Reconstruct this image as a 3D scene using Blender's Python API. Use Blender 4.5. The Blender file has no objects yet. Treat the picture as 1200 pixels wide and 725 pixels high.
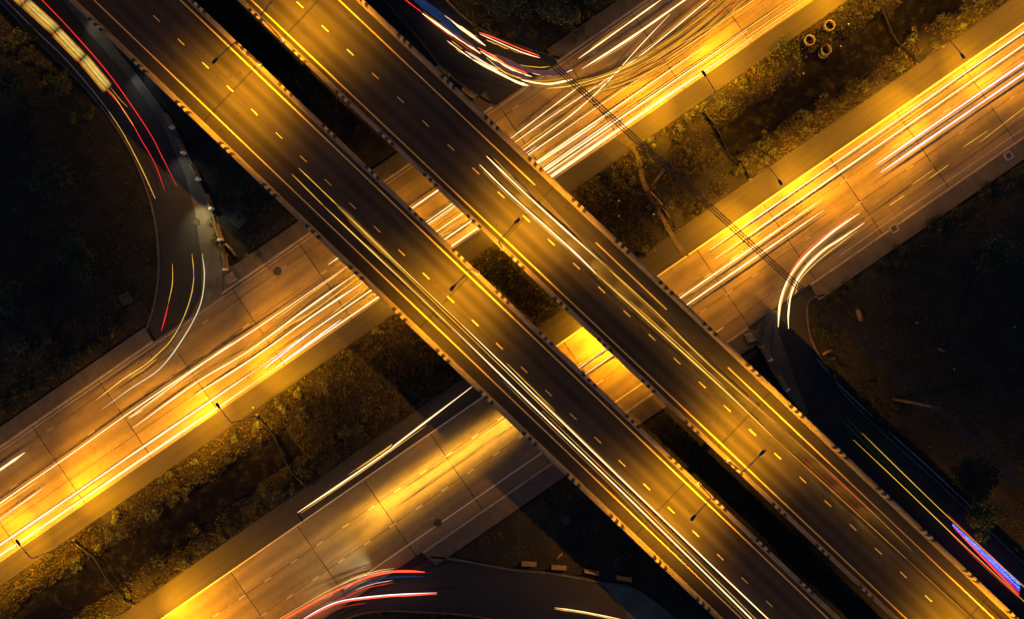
import bpy, bmesh, math, random
import numpy as np
from mathutils import Vector, Matrix, Quaternion

S = bpy.context.scene
COL = S.collection
random.seed(7)
RNG = np.random.default_rng(7)

# ------------------------------------------------------------------ camera, world, moon, exposure
CAM_Z = 88.0          # drone height over the road
F = 810.0             # focal length in photo pixels (photo is 1200 x 725)
NX, NY = 643.0, 385.0  # photo pixel straight below the drone
cam_d = bpy.data.cameras.new('camera')
cam = bpy.data.objects.new('camera', cam_d); COL.objects.link(cam)
cam.location = (0, 0, CAM_Z)
cam_d.sensor_fit = 'HORIZONTAL'; cam_d.sensor_width = 36.0
cam_d.lens = 36.0 * F / 1200.0
cam_d.shift_x = (600.0 - NX) / 1200.0
cam_d.shift_y = (NY - 362.5) / 1200.0
cam_d.clip_start = 1.0; cam_d.clip_end = 2000.0
S.camera = cam

SUN_EL, SUN_AZ = math.radians(32), math.radians(200)
W = bpy.data.worlds.new('World'); S.world = W; W.use_nodes = True
wn = W.node_tree.nodes; wl = W.node_tree.links
bg = wn['Background']
sky = wn.new('ShaderNodeTexSky'); sky.sky_type = 'NISHITA'; sky.sun_disc = False
sky.ozone_density = 8.0; sky.dust_density = 0.0; sky.sun_elevation = SUN_EL; sky.sun_rotation = SUN_AZ
wl.new(sky.outputs[0], bg.inputs[0])
bg.inputs[1].default_value = 0.042
sun_d = bpy.data.lights.new('moon', 'SUN'); sun_d.energy = 0.012; sun_d.angle = math.radians(0.5)
sun_d.color = (0.75, 0.85, 1.0)
sun = bpy.data.objects.new('moon', sun_d); COL.objects.link(sun)
sun.location = (0, 0, 120)
sun.rotation_euler = (math.radians(90) - SUN_EL, 0, math.pi - SUN_AZ)
S.view_settings.view_transform = 'Standard'; S.view_settings.look = 'None'
S.view_settings.exposure = 0.0; S.view_settings.gamma = 1.0
S.view_settings.use_curve_mapping = False
S.render.engine = 'CYCLES'
cy = S.cycles
cy.max_bounces = 4; cy.diffuse_bounces = 2; cy.glossy_bounces = 2; cy.transmission_bounces = 2
cy.sample_clamp_indirect = 6.0
try:
    cy.use_denoising = True; cy.denoiser = 'OPENIMAGEDENOISE'
    cy.denoising_prefilter = 'ACCURATE'
    cy.use_light_tree = True
except Exception:
    pass

SODIUM = (1.0, 0.385, 0.006)
DECK_NARROW, DECK_WIDE, DECK_ALONG = 28000.0, 1150.0, 2400.0
GROUND_NARROW, GROUND_WIDE, GROUND_ALONG = 10000.0, 7500.0, 44000.0

# ------------------------------------------------------------------ maps from metres to the plan
def P(px, py, z=0.0):
    s = F / (CAM_Z - z)
    return Vector(((px - NX) / s, (NY - py) / s, z))
S0 = F / CAM_Z
RU = Vector((0.823, 0.568)).normalized()          # along the two ground roads
RANG = math.atan2(RU.y, RU.x)
U0, V0 = 310.5, 682.1
def uy(u, v):                                        # plan (u, v) -> road local metres
    return (u - U0) / S0, (V0 - v) / S0
def loc2w(x, y):
    return Vector((x * RU.x - y * RU.y, x * RU.y + y * RU.x))
def w2loc(p):
    return p[0] * RU.x + p[1] * RU.y, -p[0] * RU.y + p[1] * RU.x
DZ = 7.0
SD = F / (CAM_Z - DZ)

# ------------------------------------------------------------------ helpers
def tag(o, label=None, cat=None, group=None, kind=None):
    if label: o['label'] = label
    if cat: o['category'] = cat
    if group: o['group'] = group
    if kind: o['kind'] = kind
    return o

def empty(name, loc=(0, 0, 0), rz=0.0):
    o = bpy.data.objects.new(name, None); COL.objects.link(o)
    o.location = loc; o.rotation_euler = (0, 0, rz); o.empty_display_size = 0.3
    return o

class MB:
    def __init__(self): self.v = []; self.f = []; self.m = []
    def face(self, pts, m=0):
        b = len(self.v); self.v.extend([tuple(p) for p in pts]); self.f.append(tuple(range(b, b + len(pts)))); self.m.append(m)
    def mesh(self, vs, fs, m=0):
        b = len(self.v); self.v.extend([tuple(p) for p in vs])
        for f in fs: self.f.append(tuple(b + i for i in f)); self.m.append(m)
    def box(self, c, s, m=0, rz=0.0, bev=0.0):
        cx, cy_, cz = c; hx, hy, hz = s[0] / 2, s[1] / 2, s[2] / 2
        ca, sa = math.cos(rz), math.sin(rz)
        def T(x, y, z): return (cx + x * ca - y * sa, cy_ + x * sa + y * ca, cz + z)
        if bev <= 0:
            vs = [T(x, y, z) for z in (-hz, hz) for x, y in ((-hx, -hy), (hx, -hy), (hx, hy), (-hx, hy))]
            self.mesh(vs, [(3, 2, 1, 0), (4, 5, 6, 7), (0, 1, 5, 4), (1, 2, 6, 5), (2, 3, 7, 6), (3, 0, 4, 7)], m)
        else:
            b = bev
            rings = [(hx - b, hy - b, -hz), (hx, hy, -hz + b), (hx, hy, hz - b), (hx - b, hy - b, hz)]
            vs = []
            for rx, ry, z in rings: vs += [T(-rx, -ry, z), T(rx, -ry, z), T(rx, ry, z), T(-rx, ry, z)]
            fs = [(3, 2, 1, 0), (12, 13, 14, 15)]
            for k in range(3):
                for i in range(4):
                    j = (i + 1) % 4; fs.append((k * 4 + i, k * 4 + j, k * 4 + 4 + j, k * 4 + 4 + i))
            self.mesh(vs, fs, m)
    def tube(self, pts, r, n=8, m=0, caps=True):
        pts = [Vector(p) for p in pts]; L = len(pts); rr = r if hasattr(r, '__len__') else [r] * L
        vs = []; prev = None
        for i, p in enumerate(pts):
            d = (pts[min(i + 1, L - 1)] - pts[max(i - 1, 0)])
            d = d.normalized() if d.length > 1e-9 else Vector((0, 0, 1))
            ref = prev if prev is not None else (Vector((0, 0, 1)) if abs(d.z) < .9 else Vector((1, 0, 0)))
            a = (ref - d * ref.dot(d))
            if a.length < 1e-6: a = d.orthogonal()
            a.normalize(); b = d.cross(a); prev = a
            for k in range(n):
                t = 2 * math.pi * k / n; vs.append(p + (a * math.cos(t) + b * math.sin(t)) * rr[i])
        fs = []
        for i in range(L - 1):
            for k in range(n):
                j = (k + 1) % n; fs.append((i * n + k, i * n + j, (i + 1) * n + j, (i + 1) * n + k))
        if caps: fs.append(tuple(range(n - 1, -1, -1))); fs.append(tuple((L - 1) * n + k for k in range(n)))
        self.mesh(vs, fs, m)
    def lathe(self, c, prof, n=28, m=0):
        vs = []
        for r, z in prof:
            for k in range(n):
                t = 2 * math.pi * k / n; vs.append((c[0] + r * math.cos(t), c[1] + r * math.sin(t), c[2] + z))
        fs = []
        for i in range(len(prof) - 1):
            for k in range(n):
                j = (k + 1) % n; fs.append((i * n + k, i * n + j, (i + 1) * n + j, (i + 1) * n + k))
        self.mesh(vs, fs, m)
    def build(self, name, mats, parent=None, loc=None, rz=None, smooth=False):
        me = bpy.data.meshes.new(name)
        me.from_pydata(self.v, [], self.f)
        if not isinstance(mats, (list, tuple)): mats = [mats]
        for mt in mats: me.materials.append(mt)
        me.polygons.foreach_set('material_index', self.m)
        if smooth: me.polygons.foreach_set('use_smooth', [True] * len(self.f))
        me.update()
        o = bpy.data.objects.new(name, me); COL.objects.link(o)
        if parent: o.parent = parent
        if loc is not None: o.location = loc
        if rz is not None: o.rotation_euler = (0, 0, rz)
        return o

def copy_tree(o, parent=None):
    c = o.copy(); COL.objects.link(c)
    if parent: c.parent = parent
    for ch in list(o.children):
        copy_tree(ch, c)
    return c

def smooth_path(pts, per=6):
    pts = [Vector(p) for p in pts]
    if len(pts) < 3: return pts
    out = []
    for i in range(len(pts) - 1):
        p0 = pts[i - 1] if i else pts[0] * 2 - pts[1]
        p1, p2 = pts[i], pts[i + 1]
        p3 = pts[i + 2] if i + 2 < len(pts) else pts[-1] * 2 - pts[-2]
        for k in range(per):
            t = k / per
            out.append(.5 * ((2 * p1) + (p2 - p0) * t + (2 * p0 - 5 * p1 + 4 * p2 - p3) * t * t + (3 * p1 - p0 - 3 * p2 + p3) * t ** 3))
    out.append(pts[-1]); return out

# ------------------------------------------------------------------ materials
def mat(name):
    m = bpy.data.materials.new(name); m.use_nodes = True
    nt = m.node_tree; b = nt.nodes['Principled BSDF']
    return m, nt, b
def N(nt, t, **kw):
    n = nt.nodes.new(t)
    for k, v in kw.items(): setattr(n, k, v)
    return n
def math_n(nt, op, a, b=None, c=None):
    n = nt.nodes.new('ShaderNodeMath'); n.operation = op
    for i, x in enumerate((a, b, c)):
        if x is None: continue
        if hasattr(x, 'is_linked') or hasattr(x, 'links'): nt.links.new(x, n.inputs[i])
        else: n.inputs[i].default_value = x
    return n.outputs[0]
def ramp(nt, fac, stops):
    r = nt.nodes.new('ShaderNodeValToRGB')
    el = r.color_ramp.elements
    while len(el) < len(stops): el.new(0.5)
    for e, (p, c) in zip(el, stops):
        e.position = p; e.color = (*c, 1) if hasattr(c, '__len__') else (c, c, c, 1)
    nt.links.new(fac, r.inputs[0]); return r.outputs[0]
def noise(nt, vec, scale, detail=4, rough=.6):
    n = nt.nodes.new('ShaderNodeTexNoise'); n.inputs['Scale'].default_value = scale
    n.inputs['Detail'].default_value = detail; n.inputs['Roughness'].default_value = rough
    if vec is not None: nt.links.new(vec, n.inputs['Vector'])
    return n.outputs['Fac']
def mix(nt, fac, a, b, mode='MIX'):
    n = nt.nodes.new('ShaderNodeMix'); n.data_type = 'RGBA'; n.blend_type = mode
    for i, x in ((0, fac), (6, a), (7, b)):
        if hasattr(x, 'is_linked'): nt.links.new(x, n.inputs[i])
        elif i == 0: n.inputs[0].default_value = x
        else: n.inputs[i].default_value = (*x, 1)
    return n.outputs[2]
def objvec(nt):
    return nt.nodes.new('ShaderNodeTexCoord').outputs['Object']
def scaled(nt, vec, s):
    n = nt.nodes.new('ShaderNodeMapping'); n.inputs['Scale'].default_value = s
    nt.links.new(vec, n.inputs[0]); return n.outputs[0]
def bump(nt, h, b, strength=.3, dist=.02):
    n = nt.nodes.new('ShaderNodeBump'); n.inputs['Strength'].default_value = strength; n.inputs['Distance'].default_value = dist
    nt.links.new(h, n.inputs['Height']); nt.links.new(n.outputs[0], b.inputs['Normal'])

def mottled(name, c1, c2, scale=.6, rough=.8, fine=14, streak=None, spec=.3, bmp=.25):
    m, nt, b = mat(name); v = objvec(nt)
    a = noise(nt, v, scale, 6); f = noise(nt, v, fine, 3)
    if streak:
        s = noise(nt, scaled(nt, v, streak), 1.0, 5)
        a = math_n(nt, 'ADD', math_n(nt, 'MULTIPLY', a, .55), math_n(nt, 'MULTIPLY', s, .45))
    k = math_n(nt, 'ADD', math_n(nt, 'MULTIPLY', a, .8), math_n(nt, 'MULTIPLY', f, .2))
    c = ramp(nt, k, [(.33, c1), (.67, c2)])
    nt.links.new(c, b.inputs['Base Color']); b.inputs['Roughness'].default_value = rough
    b.inputs['Specular IOR Level'].default_value = spec
    bump(nt, f, b, bmp)
    return m

def plain(name, c, rough=.5, metal=0.0):
    m, nt, b = mat(name); v = objvec(nt)
    f = noise(nt, v, 6, 4)
    col = ramp(nt, f, [(.3, tuple(x * .8 for x in c)), (.7, tuple(min(1, x * 1.15) for x in c))])
    nt.links.new(col, b.inputs['Base Color'])
    b.inputs['Roughness'].default_value = rough; b.inputs['Metallic'].default_value = metal
    return m

def glow(name, c, strength, flick=0.25, fl_scale=.5):
    m = bpy.data.materials.new(name); m.use_nodes = True; nt = m.node_tree
    nt.nodes.remove(nt.nodes['Principled BSDF'])
    e = nt.nodes.new('ShaderNodeEmission'); e.inputs[0].default_value = (*c, 1)
    v = objvec(nt); n = noise(nt, v, fl_scale, 3)
    s = math_n(nt, 'MULTIPLY_ADD', n, strength * flick * 2, strength * (1 - flick))
    nt.links.new(s, e.inputs[1]); nt.links.new(e.outputs[0], nt.nodes['Material Output'].inputs[0])
    return m

def concrete_road(name, joints, y_shift):
    """cast slabs: joints across every 10.3 m and along the lane lines, tyre polish, oil and patches"""
    m, nt, b = mat(name); v = objvec(nt)
    sep = N(nt, 'ShaderNodeSeparateXYZ'); nt.links.new(v, sep.inputs[0]); X, Y = sep.outputs[0], sep.outputs[1]
    big = noise(nt, v, .11, 5); st = noise(nt, scaled(nt, v, (.12, 1.3, 1)), 1.0, 6); fine = noise(nt, v, 9, 4); mid = noise(nt, v, .9, 6, .7)
    k = math_n(nt, 'ADD', math_n(nt, 'MULTIPLY', big, .3), math_n(nt, 'MULTIPLY', st, .35))
    k = math_n(nt, 'ADD', k, math_n(nt, 'ADD', math_n(nt, 'MULTIPLY', mid, .25), math_n(nt, 'MULTIPLY', fine, .1)))
    c = ramp(nt, k, [(.32, (.12, .094, .053)), (.5, (.25, .197, .108)), (.68, (.38, .30, .165))])
    # one slab differs a little from the next
    ix = math_n(nt, 'FLOOR', math_n(nt, 'DIVIDE', math_n(nt, 'ADD', X, 205.4), 10.3)); iy = math_n(nt, 'FLOOR', math_n(nt, 'DIVIDE', math_n(nt, 'ADD', Y, y_shift), 3.37))
    cmb = N(nt, 'ShaderNodeCombineXYZ'); nt.links.new(ix, cmb.inputs[0]); nt.links.new(iy, cmb.inputs[1])
    wn_ = N(nt, 'ShaderNodeTexWhiteNoise'); nt.links.new(cmb.outputs[0], wn_.inputs[0])
    sl = ramp(nt, wn_.outputs[0], [(0, .74), (1, 1.0)])
    c = mix(nt, 1.0, c, sl, 'MULTIPLY')
    # dark oil stripe in the middle of every lane
    ph = math_n(nt, 'FRACT', math_n(nt, 'DIVIDE', math_n(nt, 'ADD', Y, y_shift), 3.37))
    oil = math_n(nt, 'SUBTRACT', 1.0, math_n(nt, 'MULTIPLY', math_n(nt, 'ABSOLUTE', math_n(nt, 'SUBTRACT', ph, .5)), 4.0))
    oil = math_n(nt, 'MULTIPLY', math_n(nt, 'MAXIMUM', oil, 0.0), math_n(nt, 'MULTIPLY', st, .75))
    c = mix(nt, oil, c, (.075, .07, .065))
    # joints, wandering a little
    wob = math_n(nt, 'MULTIPLY', math_n(nt, 'SUBTRACT', noise(nt, v, 1.1, 3), .5), .16)
    jx = math_n(nt, 'PINGPONG', math_n(nt, 'ADD', math_n(nt, 'ADD', X, 205.4), wob), 5.15)
    g = math_n(nt, 'LESS_THAN', jx, .055)
    for yj in joints:
        d = math_n(nt, 'ABSOLUTE', math_n(nt, 'SUBTRACT', math_n(nt, 'ADD', Y, math_n(nt, 'MULTIPLY', wob, .5)), yj))
        g = math_n(nt, 'MAXIMUM', g, math_n(nt, 'MULTIPLY', math_n(nt, 'LESS_THAN', d, .04), .8))
    gap = math_n(nt, 'GREATER_THAN', noise(nt, v, .5, 2), .42)
    g = math_n(nt, 'MULTIPLY', g, math_n(nt, 'MULTIPLY_ADD', gap, .45, .5))
    c = mix(nt, g, c, (.018, .016, .014))
    nt.links.new(c, b.inputs['Base Color']); b.inputs['Roughness'].default_value = .75
    b.inputs['Specular IOR Level'].default_value = .25
    bump(nt, fine, b, .2)
    return m

def asphalt(name, c1, c2, lanes=(), rough=.75):
    m, nt, b = mat(name); v = objvec(nt)
    sep = N(nt, 'ShaderNodeSeparateXYZ'); nt.links.new(v, sep.inputs[0]); X, Y = sep.outputs[0], sep.outputs[1]
    big = noise(nt, v, .16, 5); st = noise(nt, scaled(nt, v, (.06, 1.6, 1)), 1.0, 6); fine = noise(nt, v, 16, 3)
    k = math_n(nt, 'ADD', math_n(nt, 'MULTIPLY', big, .35), math_n(nt, 'ADD', math_n(nt, 'MULTIPLY', st, .4), math_n(nt, 'MULTIPLY', fine, .25)))
    c = ramp(nt, k, [(.33, c1), (.67, c2)])
    for y0 in lanes:     # wheel paths polished a little paler
        for s in (-.8, .8):
            d = math_n(nt, 'ABSOLUTE', math_n(nt, 'SUBTRACT', Y, y0 + s))
            w = math_n(nt, 'MAXIMUM', math_n(nt, 'SUBTRACT', 1.0, math_n(nt, 'MULTIPLY', d, 2.2)), 0.0)
            c = mix(nt, math_n(nt, 'MULTIPLY', w, .3), c, tuple(min(1, x * 1.35) for x in c2))
    if lanes:
        for y0 in lanes:
            d = math_n(nt, 'ABSOLUTE', math_n(nt, 'SUBTRACT', Y, y0))
            w = math_n(nt, 'MAXIMUM', math_n(nt, 'SUBTRACT', 1.0, math_n(nt, 'MULTIPLY', d, 1.6)), 0.0)
            c = mix(nt, math_n(nt, 'MULTIPLY', w, math_n(nt, 'MULTIPLY', st, .9)), c, tuple(x * .55 for x in c1))
        vor = nt.nodes.new('ShaderNodeTexVoronoi'); vor.inputs['Scale'].default_value = .16; vor.inputs['Randomness'].default_value = .8
        vor.distance = 'CHEBYCHEV'; nt.links.new(scaled(nt, v, (.35, 1, 1)), vor.inputs['Vector'])
        pt = ramp(nt, vor.outputs['Color'], [(.0, .78), (.9, 1.12)]); c = mix(nt, .8, c, pt, 'MULTIPLY')
        bl = math_n(nt, 'GREATER_THAN', noise(nt, v, 1.4, 4), .66); c = mix(nt, math_n(nt, 'MULTIPLY', bl, .45), c, tuple(x * .4 for x in c1))
    jx = math_n(nt, 'PINGPONG', math_n(nt, 'ADD', X, 210 + 11.0), 17.5)
    c = mix(nt, math_n(nt, 'MULTIPLY', math_n(nt, 'LESS_THAN', jx, .12), .55 if lanes else 0.0), c, tuple(x * .35 for x in c1))
    nt.links.new(c, b.inputs['Base Color']); b.inputs['Roughness'].default_value = rough
    b.inputs['Specular IOR Level'].default_value = .25
    bump(nt, fine, b, .3)
    return m

def paint(name, c, wear=.35):
    m, nt, b = mat(name); v = objvec(nt)
    f = noise(nt, v, 5, 5, .7); g = noise(nt, v, .5, 3)
    k = math_n(nt, 'ADD', math_n(nt, 'MULTIPLY', f, .7), math_n(nt, 'MULTIPLY', g, .3))
    col = ramp(nt, k, [(.30 + wear * .1, tuple(x * (1 - wear) for x in c)), (.52, c)])
    nt.links.new(col, b.inputs['Base Color']); b.inputs['Roughness'].default_value = .6
    return m

def leafy(name, c1, c2, c3):
    m, nt, b = mat(name)
    oi = nt.nodes.new('ShaderNodeObjectInfo'); v = objvec(nt)
    g = nt.nodes.new('ShaderNodeNewGeometry')
    f = noise(nt, v, 1.3, 3)
    k = math_n(nt, 'ADD', math_n(nt, 'MULTIPLY', f, .5), math_n(nt, 'MULTIPLY', g.outputs['Random Per Island'], .5))
    c = ramp(nt, k, [(.3, c1), (.5, c2), (.7, c3)])
    nt.links.new(c, b.inputs['Base Color']); b.inputs['Roughness'].default_value = .55
    b.inputs['Specular IOR Level'].default_value = .3
    return m

M = {}
JA = [uy(0, v)[1] for v in (447, 478, 509)]
JB = [uy(0, v)[1] for v in (736, 767, 797)]
M['conc_a'] = concrete_road('cast_concrete_road', JA, -uy(0, 542)[1] + 33.7)
M['conc_b'] = concrete_road('cast_concrete_road_lower', JB, -uy(0, 797)[1] + 33.7)
M['shoulder'] = asphalt('shoulder_asphalt', (.024, .022, .02), (.058, .052, .045))
M['front'] = asphalt('frontage_asphalt', (.018, .018, .018), (.042, .040, .038))
M['front_worn'] = mottled('dusty_concrete_apron', (.05, .047, .037), (.15, .138, .105), .25, .9, 8, bmp=.2)
M['pave'] = mottled('pavement_concrete', (.06, .052, .038), (.15, .128, .092), .5, .85, 7, streak=(.9, .25, 1))
M['kerb'] = mottled('kerb_concrete', (.22, .20, .17), (.42, .39, .33), 1.2, .8)
M['kerb_dark'] = mottled('grimy_kerb', (.05, .046, .04), (.13, .12, .10), .8, .85)
M['soil'] = mottled('dark_soil', (.010, .010, .009), (.030, .027, .020), .35, .95, 5, bmp=.6)
M['dirt'] = mottled('dry_dirt', (.035, .029, .018), (.13, .105, .065), .5, .95, 6, bmp=.5)
M['deck_conc'] = mottled('flyover_concrete', (.13, .107, .068), (.32, .262, .165), .8, .8, 10, streak=(.3, 2.5, 1))
M['white_band'] = paint('white_band_paint', (.5, .40, .2), .6)
M['black_band'] = plain('black_band_paint', (.012, .012, .013), .6)
M['line'] = paint('road_line_paint', (.80, .72, .45), .35)
M['deck_line'] = paint('flyover_line_paint', (.74, .56, .16), .35)
M['line_worn'] = paint('worn_road_line_paint', (.5, .48, .42), .75)
M['steel'] = plain('galvanised_steel', (.16, .17, .2), .45, .6)
M['head'] = plain('lamp_housing', (.05, .06, .10), .4, .3)
M['bracket'] = plain('pole_plinth', (.5, .47, .4), .7)
M['lens'] = glow('sodium_lamp_glass', (1, .5, .05), 40, .05)
M['lens_off'] = plain('dark_lamp_glass', (.1, .1, .12), .2)
M['iron'] = mottled('cast_iron', (.03, .03, .03), (.08, .075, .07), 3, .6, 20)
M['block'] = mottled('barrier_concrete', (.12, .10, .07), (.27, .225, .15), 1.5, .85, 12)
M['block_end'] = paint('barrier_end_paint', (.8, .79, .72), .3)
M['wood'] = mottled('weathered_wood', (.14, .085, .045), (.30, .19, .10), 2.0, .8, 14, streak=(.4, 9, 9))
M['bark'] = mottled('tree_bark', (.05, .035, .022), (.13, .10, .065), 3, .9)
M['cable'] = plain('black_cable', (.012, .012, .012), .5)
M['ring'] = mottled('precast_concrete', (.14, .125, .095), (.28, .25, .19), 1.5, .85)
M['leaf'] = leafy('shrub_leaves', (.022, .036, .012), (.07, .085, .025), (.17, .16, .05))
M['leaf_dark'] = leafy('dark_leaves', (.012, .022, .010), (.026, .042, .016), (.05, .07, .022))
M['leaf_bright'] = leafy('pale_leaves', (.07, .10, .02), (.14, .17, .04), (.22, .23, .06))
M['grass'] = leafy('rough_grass', (.010, .013, .005), (.040, .042, .015), (.19, .145, .055))
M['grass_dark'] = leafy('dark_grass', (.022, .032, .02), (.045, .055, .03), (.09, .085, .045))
M['litter'] = plain('pale_litter', (.6, .58, .52), .6)
m, nt, b = mat('canal_water'); M['water'] = m
cc = ramp(nt, noise(nt, objvec(nt), .9, 8, .75), [(.40, (.004, .004, .003)), (.54, (.008, .007, .004)), (.64, (.026, .024, .012))])
nt.links.new(cc, b.inputs['Base Color']); b.inputs['Roughness'].default_value = .3; b.inputs['Specular IOR Level'].default_value = .12
bump(nt, noise(nt, objvec(nt), 3, 3), b, .1, .02)

# ------------------------------------------------------------------ plan outlines of the paved ground (plan pixels at road level)
FL = [(-150, -145), (-5, -3), (35, 40), (75, 78), (110, 115), (138, 152), (160, 192), (176, 235), (184, 275), (186, 318), (181, 357), (172, 386),
      (186, 400), (225, 388), (258, 352), (262, 346), (262, 314), (255, 272), (242, 232), (225, 192), (204, 149), (160, 88), (127, 47), (95, 5), (-55, -140)]
FT = [(380, -70), (440, -10), (490, 45), (520, 82), (552, 107), (581, 125), (600, 124), (650, 86), (662, 71), (640, 64), (605, 53), (570, 38), (540, 17), (512, -12), (455, -70)]
FR = [(874, 384), (885, 386), (886, 399), (897, 420), (918, 455), (950, 492), (1000, 541), (1100, 634), (1200, 730), (1320, 845), (1390, 845), (1320, 773), (1200, 660), (1100, 566), (1040, 512),
      (990, 462), (967, 429), (951, 398), (946, 375), (948, 352), (966, 345), (955, 338), (900, 365)]
FB = [(350, 765), (400, 728), (440, 716), (500, 717), (560, 722), (640, 740), (700, 765), (800, 830), (900, 830), (840, 760), (800, 730), (745, 690), (700, 681), (643, 671), (600, 667), (533, 655), (505, 652), (490, 662), (400, 712), (330, 765)]
def px_poly(poly): return [P(x, y) for x, y in poly]
POLYS = [np.array([(p.x, p.y) for p in px_poly(q)]) for q in (FL, FT, FR, FB)]
PATH = [(735, 150), (747, 172), (753, 185), (757, 205), (768, 230), (780, 252), (797, 280), (812, 300), (795, 300), (785, 283), (770, 255), (757, 236), (748, 212), (745, 195), (738, 178), (715, 168)]
_h = len(PATH) // 2; _a = px_poly(PATH[:_h]); _b = px_poly(PATH[_h:][::-1])
PATH_XY = np.array([(p.x, p.y) for p in [q.lerp(r_, .3) for q, r_ in zip(_a, _b)] + [q.lerp(r_, .7) for q, r_ in zip(_a, _b)][::-1]])

def in_poly(px, py, poly):
    r = np.zeros(px.shape, bool); n = len(poly)
    for i in range(n):
        x1, y1 = poly[i]; x2, y2 = poly[(i + 1) % n]
        c = ((y1 > py) != (y2 > py)) & (px < (x2 - x1) * (py - y1) / (y2 - y1 + 1e-12) + x1)
        r ^= c
    return r
def d_poly(px, py, poly):
    d = np.full(px.shape, 1e9); n = len(poly)
    for i in range(n):
        a = poly[i]; bb = poly[(i + 1) % n]; ab = bb - a
        t = np.clip(((px - a[0]) * ab[0] + (py - a[1]) * ab[1]) / (ab @ ab + 1e-12), 0, 1)
        d = np.minimum(d, np.hypot(px - a[0] - t * ab[0], py - a[1] - t * ab[1]))
    return d
A_TOP, A_KERB, A_LOW, A_SH = (uy(0, v)[1] for v in (412, 432, 542, 565))
B_SH, B_UP, B_KERB, B_LOW = (uy(0, v)[1] for v in (673, 703, 813, 835))
CAN_T, CAN_B = uy(0, 605)[1], uy(0, 638)[1]
def value_noise(x, y, seed):
    r = np.zeros_like(x); amp = 1.0
    for o in range(4):
        a = .37 * 2 ** o
        r += amp * (np.sin(a * x * 1.3 + seed + 2.1 * np.sin(a * y * .9 + o)) * np.cos(a * y * 1.1 - seed * .7 + 1.7 * np.sin(a * x * .8 + 2 * o)))
        amp *= .55
    return r
def paved_dist(wx, wy):
    """metres outside the paved ground (0 inside)"""
    lx = wx * RU.x + wy * RU.y; ly = -wx * RU.y + wy * RU.x
    d = np.minimum(np.maximum(np.maximum(ly - A_TOP, A_SH - ly), 0), np.maximum(np.maximum(ly - B_SH, B_LOW - ly), 0))
    for q in POLYS:
        dd = np.where(in_poly(wx, wy, q), 0.0, d_poly(wx, wy, q)); d = np.minimum(d, dd)
    return d
def canal_w(lx):       # 1 where the canal is open, 0 where it is filled in
    l0, l1 = uy(70, 0)[0], uy(535, 0)[0]
    return np.clip(np.maximum((l0 - lx) / 11.0, (lx - l1) / 9.0), 0, 1)
def height(wx, wy):
    lx = wx * RU.x + wy * RU.y; ly = -wx * RU.y + wy * RU.x
    d = paved_dist(wx, wy)
    k = np.clip(d / 1.5, 0, 1)
    med = (ly < A_SH) & (ly > B_SH)
    h = -.07 + k * (.16 + .16 * value_noise(wx * .9, wy * .9, 1.3))
    c = canal_w(lx); edge = .35 * value_noise(lx * .8, ly * .1, 4.0)
    out = np.maximum(np.maximum(ly - (CAN_T + edge), (CAN_B - edge * .8) - ly), 0)
    out = out + (1 - c) * 2.6 + .25 * value_noise(lx * 1.7, ly * 1.7, 2.2) * (out > 0); dip = np.clip(1 - np.maximum(out, 0) / 1.6, 0, 1); dip = dip * dip * (3 - 2 * dip)
    h = np.where(med, h * (1 - dip) - 1.05 * dip, h)
    return h

# terrain: one sheet, fine where the picture looks, coarse out to the horizon
def axis(lo, hi, step, far):
    a = list(np.arange(lo, hi, step)); e = hi; s = step
    while e < far: s *= 1.5; e += s; a.append(e)
    e = lo; s = step; pre = []
    while e > -far: s *= 1.5; e -= s; pre.append(e)
    return np.array(pre[::-1] + a)
gx = axis(-80, 80, .55, 700); gy = axis(-62, 62, .45, 700)
GX, GY = np.meshgrid(gx, gy, indexing='ij')
lx, ly = GX.ravel(), GY.ravel()
wx = lx * RU.x - ly * RU.y; wy = lx * RU.y + ly * RU.x
hz = height(wx, wy)
co = np.stack([wx, wy, hz], 1)
ni, nj = len(gx), len(gy)
idx = np.arange(ni * nj).reshape(ni, nj)
quads = np.stack([idx[:-1, :-1], idx[1:, :-1], idx[1:, 1:], idx[:-1, 1:]], -1).reshape(-1, 4)
def np_mesh(name, co, faces, mat_, parent=None, smooth=False):
    me = bpy.data.meshes.new(name); n = faces.shape[1]
    me.vertices.add(len(co)); me.vertices.foreach_set('co', co.astype(np.float32).ravel())
    me.loops.add(faces.size); me.loops.foreach_set('vertex_index', faces.astype(np.int32).ravel())
    me.polygons.add(len(faces)); me.polygons.foreach_set('loop_start', np.arange(0, faces.size, n, dtype=np.int32))
    me.polygons.foreach_set('loop_total', np.full(len(faces), n, np.int32))
    if smooth: me.polygons.foreach_set('use_smooth', np.ones(len(faces), bool))
    me.materials.append(mat_); me.update(calc_edges=True); me.validate()
    o = bpy.data.objects.new(name, me); COL.objects.link(o)
    if parent: o.parent = parent
    return o
tag(np_mesh('ground', co, quads, M['soil'], smooth=True), kind='structure')

# ------------------------------------------------------------------ roads
RL = 420.0
def strip(name, y0, y1, z, material, x0=-RL, x1=RL, parent=None, kind='structure'):
    mb = MB(); a, b_ = min(y0, y1), max(y0, y1)
    mb.face([(x0, a, z), (x1, a, z), (x1, b_, z), (x0, b_, z)])
    o = mb.build(name, material, parent, rz=None if parent else RANG)
    if not parent: tag(o, kind=kind)
    return o
road_a = strip('road', A_KERB, A_LOW, 0.0, M['conc_a'])
road_b = strip('road', B_UP, B_KERB, 0.0, M['conc_b'])
strip('road_shoulder', A_LOW, A_SH, -.004, M['shoulder'])
strip('road_shoulder', B_SH, B_UP, -.004, M['shoulder'])

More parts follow.
